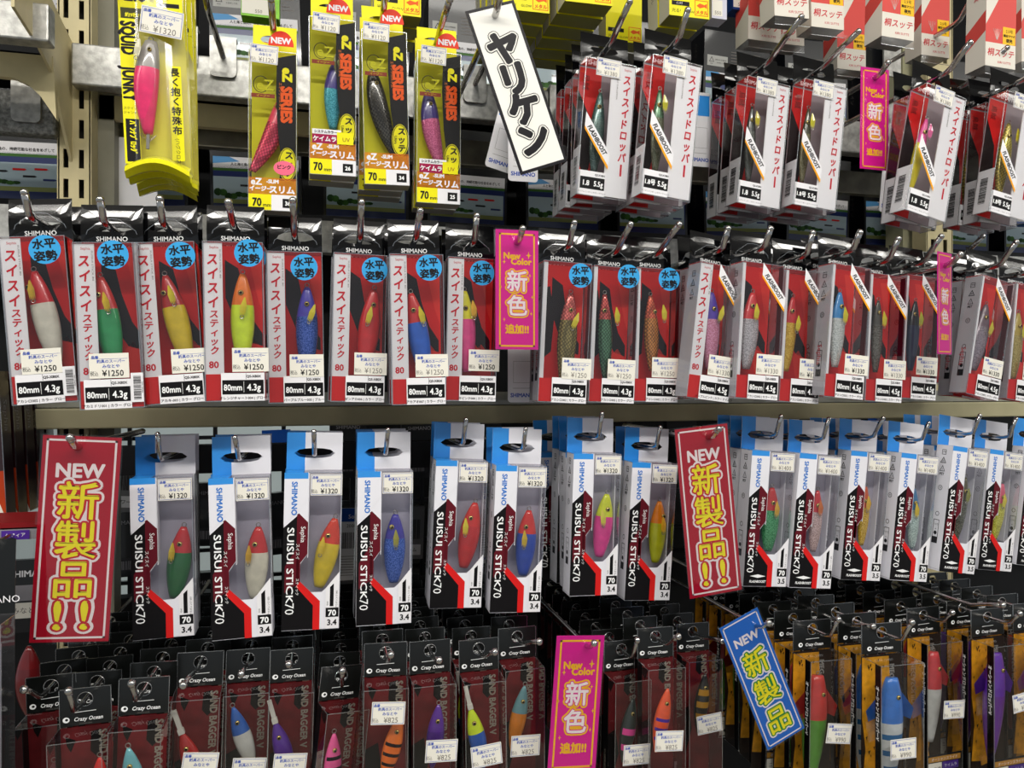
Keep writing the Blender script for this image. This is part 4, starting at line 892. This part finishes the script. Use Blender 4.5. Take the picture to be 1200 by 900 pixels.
def sign_pink(w_, h_):
    b = MB(); fr = Fr(); sign_plate(b, w_, h_, SP); W, H = w_ / 2, h_ / 2
    b.frame(fr, -W + w_ * .10, -H + w_ * .08, W - w_ * .10, H - w_ * .10, w_ * .038, SOR, 1)
    b.text(fr, 'New', -w_ * .12, H - h_ * .215, w_ * .2, SOR, 1, bold=.05); b.text(fr, 'Color', w_ * .10, H - h_ * .262, w_ * .2, SOR, 1, bold=.05)
    star(b, fr, w_ * .27, H - h_ * .21, w_ * .09, SOR); star(b, fr, -w_ * .3, H - h_ * .27, w_ * .06, SOR)
    for i, c in enumerate('新色'): art(b, fr, c, 0, H - h_ * (.43 + .205 * i), w_ * .50, SW, SP, SOR, sp=.055, sh=.12)
    for x, y in ((-.38, .02), (.36, -.06), (-.3, -.25), (.3, .12), (.33, -.2)): star(b, fr, x * w_, y * h_, w_ * .05, SOR)
    b.text(fr, '追加!!', 0, -H + h_ * .17, w_ * .22, SOR, 1, bold=.05); b.rect(Fr((0, -.9, 0)), -W - 1, -H - 1, W + 1, H + 1, CLEAR, 0); return b
def sign_yari(w_, h_):
    b = MB(); fr = Fr(); K = mat('sign_black', '1c1a1e', .35); C = mat('sign_cream', 'ebe9e2', .4); sign_plate(b, w_, h_, K); W, H = w_ / 2, h_ / 2
    b.rect(fr, -W + 3, -H + 3, W - 3, H - 3, C, 1)
    for i, c in enumerate('ヤリケン'):
        y = H - h_ * (.26 + .185 * i); b.text(fr, c, 0, y, w_ * .66, K, 1.5, bold=.125); b.text(fr, c, 0, y, w_ * .66, C, 3, bold=.10); b.text(fr, c, 0, y, w_ * .66, K, 4.5, bold=.061)
    return b
def sign(corners, Y, fn, label, yaw=0, tip=None, holeoff=.05, rad=.0033, ball=0, Yback=RY, name='hanging_sign', roll=None, hookdepth=.0):
    P = [at(x, y, Y) for x, y in corners]     # TL TR BR BL
    tl, tr, br, bl = P
    cx = sum(p[0] for p in P) / 4; cz = sum(p[2] for p in P) / 4
    w_ = (hypot(tr[0] - tl[0], tr[2] - tl[2]) + hypot(br[0] - bl[0], br[2] - bl[2])) / 2 / cos(radians(yaw)); h_ = (hypot(bl[0] - tl[0], bl[2] - tl[2]) + hypot(br[0] - tr[0], br[2] - tr[2])) / 2
    tx, tz = (tl[0] + tr[0]) / 2 - (bl[0] + br[0]) / 2, (tl[2] + tr[2]) / 2 - (bl[2] + br[2]) / 2
    ro = atan2(tx, tz) if roll is None else radians(roll)
    r = root_at(name, (cx, Y, cz), ro, yaw, label, None, 'sign')
    b = fn(w_ * 1e3, h_ * 1e3); r2 = ob('printed_sheet', b.data('printed_sheet'), r)
    if tip:
        hx, hz = at(tip[0], tip[1], Y)[0], at(tip[0], tip[1], Y)[2]
        hook(hx, hz - .004, Yback, Y - .004, Y - .022, hz + .006, 'chrome hook holding the ' + ' '.join(label.split()[:11]), rad, ball, False)
    return r
sign([(51.7, 510), (141.7, 512.7), (128, 753), (33, 751.7)], .715, sign_new, 'large red laminated sign with yellow characters, left of the white boxes', tip=(92, 519))
sign([(791, 501.7), (851.7, 498), (870, 695), (808, 697.7)], .715, sign_new, 'red laminated sign with yellow characters between the white boxes', tip=(830, 508))
sign([(842.5, 732.5), (888, 716), (944.5, 855.5), (898, 877)], .66, lambda a, c: sign_new(a, c, True), 'tilted blue laminated sign with yellow characters, bottom row', tip=(886, 729), rad=.0021, ball=.0034, Yback=1.06)
sign([(580.5, 267), (631, 272), (630.5, 410), (581, 409)], .72, sign_pink, 'bright pink sign hanging amid the red blister packs, beside the pink lure', tip=(606, 280))
sign([(1009, 75), (1041.7, 85), (1040.7, 201.7), (1007.8, 195.7)], .76, sign_pink, 'small pink sign hanging between the clear dropper packs, top row', tip=(1025, 88))
sign([(1093, 294), (1121, 298), (1120, 416), (1094, 414)], .70, sign_pink, 'narrow pink sign turned sideways near the right end of the second row', yaw=22, tip=(1107, 308))
sign([(653.7, 743), (707.5, 747), (698, 905), (641, 902)], .68, sign_pink, 'pink sign hanging in the bottom row among black-headed jig packs', tip=(687, 752), rad=.0021, ball=.0034, Yback=1.06)
sign([(544.7, 13), (602, 0), (664.5, 187), (611, 207)], .69, sign_yari, 'white tilted sign with black border and four black katakana', tip=(580, 14))

# ================================================================ BACKGROUND PRODUCTS
NAVY = mat('box_navy', '1c2c66', .3, coat=.4); SKY = mat('box_pale_sky', 'a9bcc4', .35, coat=.3); GRN = mat('box_green', '3f6a2c', .4); GRN2 = mat('box_leaf', '8aa83a', .4); BLKB = mat('box_black', '121318', .3, coat=.4)
def linebox():
    b = MB(); W = 62; b.box(-W, W, 0, 60, 0, 150, BLKB); fr = Fr()
    b.rect(fr, -W + 4, 4, W - 4, 66, NAVY, 1); b.rect(fr, -W + 4, 14, W - 6, 52, SKY, 2); b.rect(fr, -W + 4, 14, W - 6, 20, mat('box_grass', '9aa060', .4), 3)
    r = random.Random(2)
    for i in range(9): x = -W + 10 + i * 7; b.disc(fr, x, 24 + r.uniform(0, 6) * (1 - i / 12), 5.5, 5.5 * (1 - i / 14), GRN if i % 2 else mat('box_dark_green', '27481f', .4), 4, 9)
    for x, y, m in ((-14, 40, BLKB), (8, 43, RED), (20, 34, BLKB), (34, 44, RED), (44, 30, NAVY)): b.poly(fr, [(x - 8, y - 1.4), (x + 6, y - 1.4), (x + 9, y), (x + 6, y + 1.4), (x - 8, y + 1.4)], m, 4)
    b.rect(fr, -W + 4, 62, W - 4, 80, WHITE, 1); b.rect(fr, -W + 4, 60, W - 4, 64, GRN, 2); b.poly(fr, [(-W + 4, 80), (-W + 26, 80), (-W + 40, 74), (-W + 4, 70)], mat('box_wave_blue', '5a9ad0', .4), 2)
    b.text(fr, '人と海と魚の、持続可能な社会をめざして', 8, 70, 5, INK, 3, sx=.9, bold=.02)
    b.rect(fr, -W + 6, 90, -W + 44, 108, mat('box_label_grey', 'b8b8b4', .5), 1); b.line(fr, [(-W + 10, 97), (-W + 14, 105), (-W + 18, 97)], .8, INK, 2); b.text(fr, 'MIX', -W + 14, 93.6, 3, INK, 2); b.text(fr, '責任ある木質資源', -W + 31, 101, 2.6, INK, 2); b.text(fr, 'を使用した紙', -W + 31, 96, 2.6, INK, 2)
    for i in range(6): b.rect(fr, -W + 50, 92 + i * 5, W - 8 - (i % 3) * 5, 93.0 + i * 5, GREYINK, 1)
    b.text(fr, 'ハイグレード', -W - 0, 140, 1, GREYINK, 1); fl = left(-W); b.text(fl, 'ハイグレードライン', -30, 138, 9, GREYINK, 1, al='l', rot=-90)
    return b
x0, x1 = xl(-70, 1.1), xl(1330, 1.1)
zs = [(CAMZ + .243, 'lower'), (CAMZ + .445, 'upper')]
nb = 13; pitch = (x1 - x0) / nb
NTH = ['first', 'second', 'third', 'fourth', 'fifth', 'sixth', 'seventh', 'eighth', 'ninth', 'tenth', 'eleventh', 'twelfth', 'thirteenth']
for zi, (z, nm) in enumerate(zs):
    for i in range(nb):
        o = ob('line_box', cached('line_box', linebox), None, (x0 + pitch * (i + .5), 1.12 + random.uniform(-.006, .01), z), (0, radians(random.uniform(-2, 2)), 0))
        tag(o, 'black line box with landscape print, %s from left in %s back row' % (NTH[i], nm), 'box', 'fishing line boxes on the far side')
for z, nm in zs:
    slab('trim_%d' % (4 if nm == 'lower' else 5), -1.2, 2.6, 1.10, 1.30, z - .008, z - .0002, DARKP)
# white maker tags hanging behind the top row
def tagcard():
    b = MB(); n = 4; w_, h_ = 18, 95; pts = []
    for cx, cz, a0 in ((w_ - 4, -h_ + 4, -pi / 2), (w_ - 4, -4, 0), (-w_ + 4, -4, pi / 2), (-w_ + 4, -h_ + 4, pi)):
        for k in range(n + 1): a = a0 + k * pi / 2 / n; pts.append((cx + 4 * cos(a), cz + 4 * sin(a)))
    fr = Fr(); b.face([(x, 0, z) for x, z in pts], WHITE); b.face([(x, .6, z) for x, z in pts][::-1], WHITE)
    b.text(fr, 'SHIMANO', 0, -h_ + 9, 6.6, BLUEINK, 1, bold=.04); b.frame(fr, -11, -h_ + 24, 13, -h_ + 50, .3, GREYINK, 1); b.rect(fr, -12, -h_ + 17, 12, -h_ + 17.4, GREYINK, 1)
    b.rect(fr, -w_ + 2, -30, w_ - 2, -4, BLUE, 1); return b
for px, py, Y, ro, lb in ((613, 118, .84, 0, 'white card tag with blue maker name behind the tilted white sign'), (606, 112, .87, 14, 'white card tag slanting out left behind the tilted white sign'),
                          (818, 108, .86, 0, 'blue-topped white card tag right of the green and yellow dropper pack'), (1050, 170, .86, 6, 'blue-topped white card tag behind the small pink sign'),
                          (1046, 352, .88, 0, 'white card tag behind the second row near the narrow pink sign'), (612, 380, .87, 0, 'white card tag with blue maker name below the middle pink sign')):
    o = ob('card_tag', cached('card_tag', tagcard), None, at(px, py, Y), (0, radians(ro), 0)); tag(o, lb, 'tag')
# yellow metal-jig boxes overhead
def ybox(w_, h_, t, fishy=True):
    def f():
        b = MB(); b.box(-w_ / 2, w_ / 2, -t + .6, 0, 0, h_, mat('overhead_card', 'b8b020', .4)); fr = front(-t)
        b.rect(fr, -w_ / 2, 0, w_ / 2, h_, YEL, 0); b.rect(fr, -w_ / 2 + 3, 12, 0, 17, BLACK, 1); b.text(fr, 'ｲﾝﾁｸ', -w_ / 4, 14.5, 4, WHITE, 2); b.text(fr, '光る!', -w_ / 4 - 4, 6, 5, INK, 1); b.text(fr, 'GLOW', 0, 6, 4, INK, 1)
        b.frame(fr, w_ * .14, 3, w_ / 2 - 2, 20, .8, mat('series_orange', 'e8601c', .5), 1); b.text(fr, 'メタル', w_ * .31, 6.6, 5, mat('series_orange', 'e8601c', .5), 1, bold=.05)
        b.poly(fr, [(w_ * .18, 14), (w_ * .26, 17), (w_ * .38, 15.6), (w_ * .44, 17.5), (w_ * .44, 11.5), (w_ * .38, 13.2), (w_ * .26, 11.4)], mat('series_orange', 'e8601c', .5), 1)
        b.rect(left(-w_ / 2), 0, 0, t, h_, mat('overhead_side_white', 'cdc8b4', .4), 1); b.text(left(-w_ / 2), 'オーシャンメタル', t / 2, h_ - 4, 8, GREYINK, 2, al='l', rot=-90)
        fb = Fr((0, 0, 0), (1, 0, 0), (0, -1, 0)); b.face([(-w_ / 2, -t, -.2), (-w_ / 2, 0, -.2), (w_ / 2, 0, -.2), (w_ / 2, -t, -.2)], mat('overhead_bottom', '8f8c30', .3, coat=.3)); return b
    return cached(('jig_box', w_, h_, t), f)
def ycarton(px, py, Y, n, label, w_=50, h_=100, t=26, step=.03, yaw=0):
    for i in range(n):
        p = at(px, py, Y); o = ob('metal_jig_box', ybox(w_, h_, t), None, (p[0], Y + t / 1e3 + i * step, p[2]), (0, radians(random.uniform(-2, 2)), radians(yaw)))
        tag(o, label if i == 0 else '%s yellow jig box behind the %s' % (ORD[i - 1], label.split(' with')[0].replace('overhead ', '')), 'box', 'yellow jig boxes overhead')
ycarton(466, 17, .80, 3, 'overhead yellow jig box over the dark brown squid jig box')
ycarton(617, 13, .80, 5, 'overhead yellow jig box right of the tilted white sign', 54)
ycarton(690, 4, .78, 6, 'overhead yellow jig box left of the tall yellow one', 56)
ycarton(731, 49, .90, 1, 'overhead yellow jig box hanging lowest, left of the dropper packs', 50, 130)
ycarton(808, 20, .77, 2, 'overhead yellow jig box above the green and yellow dropper pack', 50, 100)
def smallclear(px, py, Y, m, label, w_=20, h_=70, t=20):
    b = MB(); b.box(-w_ / 2, w_ / 2, 0, t, 0, h_, m); fr = Fr(); b.rect(fr, -w_ / 2 + 1, 3, w_ / 2 - 6, 22, PAPER, 1); b.text(fr, '550', -2, 7, 6, GREYINK, 2)
    o = ob('small_pack', b.data('small_pack'), None, at(px, py, Y)); tag(o, label, 'pack'); return o
smallclear(843, 22, .80, mat('pack_pale_violet', 'c9c8d8', .3), 'small pale pack with price paper right of the overhead yellow boxes')
smallclear(870, 12, .86, mat('pack_navy', '1a3a7a', .3), 'small navy pack hanging at the top between yellow and white boxes', 28)
# green-yellow pack at the very top behind the pink squid jig
smallclear(305, 20, .98, mat('pack_green_glow', '8ad030', .3, vary=.4, scale=40), 'translucent green pack above the pink squid jig box', 46, 60)
smallclear(1200, 262, 1.02, mat('pack_blue_leaf', '3a6aa8', .4, vary=.4, scale=50), 'blue and yellow pack right of the second pale upright', 60, 60)
# white and red wooden-float jig boxes, upper right
KR = mat('box_vermilion', 'd8504a', .4); KW = mat('box_ivory', 'e4ded2', .4); KB = mat('box_clear_bottom', '8a8680', .3, coat=.4, vary=.2, scale=60)
def kbox():
    b = MB(); w_, h_, t = 47, 110, 30; b.box(-w_ / 2, w_ / 2, -t + .6, 0, 0, h_, KW); fr = front(-t); fl = left(-w_ / 2)
    b.rect(fr, -w_ / 2, 0, w_ / 2, h_, KR, 0); b.rect(fr, -w_ / 2, 0, w_ / 2, 30, KW, 1); b.poly(fr, [(-w_ / 2, h_), (w_ / 2 - 14, h_), (-w_ / 2, 52)], KW, 1)
    b.text(fr, '桐スッテ', 0, 18, 10.5, REDTXT, 2, ital=.15, bold=.015); b.text(fr, 'KIRI SUTTE', 6, 6.5, 4.2, REDTXT, 2)
    b.rect(fr, 3, 30, w_ / 2 - 1, 52, SOR, 2); b.text(fr, '2.5号', 13, 47, 5, INK, 3); b.text(fr, '面白マツバ', 13, 41, 3.6, INK, 3, bold=.04); b.text(fr, '夜光', 13, 35, 5, INK, 3, bold=.04)
    for i in range(5): b.line(fr, [(-6, 34), (-12 + i * 3, 48)], .4, WIRE, 2, False)
    b.rect(fl, 0, 0, t, h_, KW, 1); b.poly(fl, [(0, 26), (t, 44), (t, 70), (0, 50)], KR, 2); b.vtext(fl, '漁具', t / 2, h_ - 10, 10, 7, REDTXT, 3)
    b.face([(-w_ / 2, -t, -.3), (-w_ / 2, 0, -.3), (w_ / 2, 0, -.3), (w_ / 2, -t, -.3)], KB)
    return b
def kfilm():
    b = MB(); w_, h_, t = 47, 110, 30; z = -10
    b.face([(-w_ / 2, -t, z), (w_ / 2, -t, z), (w_ / 2, -t, 0), (-w_ / 2, -t, 0)], MILKY); b.face([(-w_ / 2, 0, z), (-w_ / 2, -t, z), (-w_ / 2, -t, 0), (-w_ / 2, 0, 0)], MILKY)
    b.box(-w_ / 2, w_ / 2, -t - .3, -t + .3, z - .3, z + .3, EDGE); return b
for i, (px, py, Y, lb) in enumerate(((896, 48, .84, 'ivory and red float jig box, first from the overhead yellow boxes'), (928, 20, .78, 'ivory and red float jig box cropped at the top above the black and grey dropper'),
        (970, 33, .80, 'ivory and red float jig box above the olive and yellow dropper'), (998, 82, .90, 'ivory and red float jig box set back, just left of the small pink sign'),
        (1052, 45, .77, 'ivory and red float jig box with yellow patch above the small pink sign'), (1096, 66, .86, 'ivory and red float jig box seen mostly from its side beside the pale post'),
        (1172, 79, .76, 'ivory and red float jig box lowest in the upper right corner'), (1214, 74, .78, 'ivory and red float jig box cut by the right edge'), (925, 52, .90, 'ivory float jig box set back behind the first of its kind'))):
    p = at(px, py, Y); r = ob('float_jig_box', None, None, (p[0], Y + .03, p[2]), (0, radians(random.uniform(-2, 2)), 0)); tag(r, lb, 'box', 'ivory and red float jig boxes')
    ob('carton', cached('kbox', kbox), r); ob('clear_foot', cached('kfilm', kfilm), r)
# clips of hooks hanging higher up than the frame, with their rods
for i, (px, py, tipy) in enumerate(((262, 88, -60), (556, 118, -40), (1043, 88, -60), (30, 118, 60))):
    Yc = RY if i < 3 else .95
    p = at(px, py, Yc); yt = Yc - .15
    hook(p[0], p[2] + .02, Yc - .001, Yc - .12, yt, p[2] + .045, ('bare chrome hook right of the yellow pouches', 'bare chrome hook behind the tilted white sign', 'bare chrome hook above the small pink sign', 'stub of a hook clip on the speckled rail at the left')[i]) if i < 3 else None
    if i == 3:
        o = ob('rail_clip', cached('rail_clip', plate_mesh), None, (p[0], .953, p[2])); tag(o, 'worn steel clip on the speckled rail at the left edge', 'clip')

# far side of the fixture, seen between the white boxes
def backcard(kind):
    def f():
        b = MB(); fr = Fr(); 
        if kind == 'black':
            b.box(-27, 27, 0, 14, 0, 90, mat('far_black', '101114', .35, coat=.3)); b.rect(fr, -22, 8, 12, 26, mat('far_label', '3a3a3e', .5), 1); b.text(fr, 'SHIMANO', 0, 76, 8, GREYC, 1); b.bars(fr, -20, 10, 8, 22, 16, GREYC, 2)
        elif kind == 'white':
            b.box(-24, 24, 0, 3, 0, 120, WHITE); b.bars(fr, -16, 60, 12, 84, 22, INK, 1); b.text(fr, 'SHIMANO', 0, 8, 6, BLUEINK, 1, bold=.03); b.text(fr, '20000', 4, 94, 7, INK, 1)
            for i in range(8): b.rect(fr, -20, 20 + i * 4, 18 - (i % 3) * 6, 20.8 + i * 4, GREYINK, 1)
            b.rect(fr, -24, 100, 24, 120, mat('far_blue', '1a4fa8', .4), 1); b.text(fr, 'Sora', 6, 108, 9, WHITE, 2)
        elif kind == 'blue':
            b.box(-20, 20, 0, 2, 0, 60, mat('far_blue', '1a4fa8', .4)); b.text(fr, 'Soare', 0, 30, 12, WHITE, 1, rot=-20); b.poly(fr, [(-20, 0), (20, 0), (20, 18)], WHITE, 1)
        else:
            b.box(-20, 20, 0, 12, 0, 80, mat('far_grey', '77777a', .4)); b.bars(fr, -14, 30, 14, 60, 20, INK, 1); b.rect(fr, -16, 6, 16, 22, WHITE, 1); b.text(fr, 'ワーム', 0, 14, 7, INK, 2)
        return b
    return cached(('back_card', kind), f)
bk = [('black', 150, 676, 1.12, 'black far-side pack right below the large red sign edge'), ('grey', 150, 600, 1.12, 'grey barcoded far-side pack beside the large red sign'), ('black', 243, 640, 1.10, 'black far-side pack between the first two white boxes'),
      ('blue', 325, 552, 1.05, 'blue far-side card between the second and third white boxes'), ('black', 325, 650, 1.12, 'black far-side pack between second and third white boxes'), ('black', 408, 560, 1.10, 'black far-side pack right of the yellow lure box'),
      ('white', 408, 690, 1.12, 'white far-side card low beside the violet-headed lure box'), ('black', 492, 560, 1.1, 'black far-side pack beside the violet-headed blue lure box'), ('white', 567, 660, 1.08, 'white far-side card with barcode between all red and royal blue lure boxes'),
      ('black', 567, 540, 1.15, 'black far-side pack above the white barcode card'), ('black', 655, 530, 1.15, 'black far-side pack left of the pink lure box'), ('black', 800, 520, 1.15, 'black far-side pack behind the right red sign'),
      ('blue', 1030, 508, 1.05, 'blue far-side card between golden and pale blue lure boxes'), ('black', 240, 745, 1.14, 'low black far-side pack under the first two white boxes'), ('black', 990, 530, 1.15, 'black far-side pack between silver and golden lure boxes'),
      ('white', 735, 640, 1.1, 'white far-side card between pink and orange lure boxes'), ('grey', 655, 690, 1.12, 'grey far-side pack low, left of the pink lure box'), ('grey', 480, 655, 1.14, 'grey far-side pack low, right of the violet-headed lure box')]
for k, px, py, Y, lb in bk:
    o = ob('far_side_pack', backcard(k), None, at(px, py, 1.13), (0, radians(random.uniform(-4, 4)), 0)); tag(o, lb, 'pack', 'packs on the far side of the display')
for j, (py, wd) in enumerate(((505, 'highest'), (536, 'second'), (580, 'third'), (625, 'fourth'), (655, 'fifth'), (690, 'lowest'))):
    simple('cross_bar', xl(110, 1.15), xl(1100, 1.15), 1.152, 1.158, zl(600, py + 4, 1.15), zl(600, py, 1.15), BLKB, 'thin black bar behind the white lure boxes, %s of six' % wd, 'bar')
for px, wd in ((150, 'by the large red sign'), (250, 'behind the second white lure box'), (330, 'behind the third white lure box'), (410, 'behind the fourth white lure box'), (492, 'behind the all red lure box'), (567, 'beside the royal blue lure box'), (655, 'beside the pink lure box'), (735, 'behind the orange-headed lure box'), (990, 'behind the golden lure box')):
    simple('cross_post', xl(px, 1.15), xl(px + 5, 1.15), 1.147, 1.152, 0, CAMZ - .03, BLKB, 'thin black upright rod ' + wd, 'rod')

# ---------------------------------------------------------------- left edge
def sepack():
    b = MB(); b.box(-30, 30, -23, 0, -150, 0, mat('pack_maroon', '2c1216', .3, coat=.4, vary=.2, scale=20)); fr = front(-23); b.rect(fr, -30, -150, 30, -100, mat('pack_red_orange', 'b8401e', .4), 1); b.poly(fr, [(0, -50), (30, -150), (0, -150)], PAPER, 2)
    fs = right(30); b.text(fs, 'Sephia', -11, -28, 13, GREYC, 1, al='l', rot=-90, ital=.1)
    b.box(29.7, 30.3, -23.3, -22.7, -150, 0, EDGE); b.box(29.7, 30.3, -23, 0, -150.3, -149.7, EDGE); return b
Ys = .84
for i in range(5):
    Y = Ys + i * .03; p = at(15 if i == 0 else 15, 612, Ys)
    o = ob('wrapped_lure_pack', cached('wrapped_lure_pack', sepack), None, (p[0] - .043, Y + .023, p[2] + .150), (0, radians(-3), 0))
    tag(o, ['dark maroon wrapped pack with orange front, frontmost at the left edge'] [0] if i == 0 else '%s dark maroon wrapped pack back at the left edge' % ORD[i - 1], 'lure package', 'maroon wrapped packs at the left edge')
for a, c, m, nm, lb in ((612, 618, mat('shelf_dark_red', '7a1418', .5), 'shelf_edge', 'thin red shelf edge under the maroon packs at the left'), (620, 632, GREYC, 'price_rail', 'grey price rail at the left edge below the red shelf edge')):
    simple(nm, xl(-120, .74), xl(46, .74), .74, .80, zl(30, c, .74), zl(30, a, .74), m, lb, 'rail')
p = at(18, 627, .738); b = MB(); b.box(-11, 11, 0, .4, -4, 4, mat('foot_purple', '4a2a8a', .4)); b.text(Fr(), 'セフィア', 0, 0, 4, WHITE, 1); o = ob('shelf_tag', b.data('shelf_tag'), None, p); tag(o, 'small purple shelf tag on the grey price rail', 'tag')
def tallpack():
    b = MB(); b.box(-24, 24, -.6, 0, -250, -52, mat('tall_back_grey', '3a3a3c', .4)); tab(b, 24, -52, 8, 12, 5, 4, FBL, bow=2); b.text(front(-.6), 'SHIMANO', 10, -40, 8, WHITE, 0); b.box(-22, 22, -22, -20, -240, -70, mat('tall_grey_white', '9a9aa0', .35)); return b
p = at(-22, 645, .68); r = ob('tall_clear_pack', None, None, p); tag(r, 'tall clear pack with black header at the lower left edge', 'pack'); ob('header_card', cached('tall_header', tallpack), r); ob('clear_box', clear_box(24, -250, -53, 28).data('clear_box'), r)
hook(p[0], p[2], .95, .66, .64, p[2] + .012, 'chrome hook holding the tall clear pack at the left edge', .0024, clip=False)
p = at(32, 656, .86); b = MB(); b.box(-26, 26, 0, 6, -60, 0, FBL); b.text(Fr(), 'SHIMANO', 4, -14, 9, WHITE, 1, bold=.03); b.rect(Fr(), -26, -42, 26, -26, GREYC, 1); b.rect(Fr(), -26, -60, 26, -44, PAPER, 1); b.text(Fr(), 'みなとや', 0, -52, 7, GREYINK, 2)
o = ob('header_card', b.data('header_card'), None, p); tag(o, 'black card with maker name and price strip left of the large red sign', 'card')
p = at(34, 757, .88); r = ob('loose_red_lure', cached('loose_red', lure_body(75, 26, 18, lmat('6a0c10'), lmat('5e0c10'), .3, 0, 'jig'), True), None, p); tag(r, 'dark red lure hanging in shade below the large red sign', 'lure')
# black net-like divider rods, bottom right of the orange tiger jig
for i, px in enumerate((836, 848, 862)):
    p = at(px, 770, .80); b = MB(); b.box(-3, 3, -3, 3, -220, 0, mat('bent_clear_rod', '3c4240', .12, coat=.6)); o = ob('pack_edge', b.data('pack_edge'), None, (p[0], .82 + i * .03, p[2])); tag(o, '%s dark glossy divider strip left of the tilted blue sign' % ('first', 'second', 'third')[i], 'divider')

for px, py, wd in ((1023, 734, 'bare chrome hook poking out left of the front blue-headed jig pack'), (1175, 709, 'bare chrome hook just above the bright purple jig pack')):
    p = at(px, py, .66); hook(p[0], p[2] - .012, 1.06, .70, .66, p[2], wd, .0021, .0034, False)
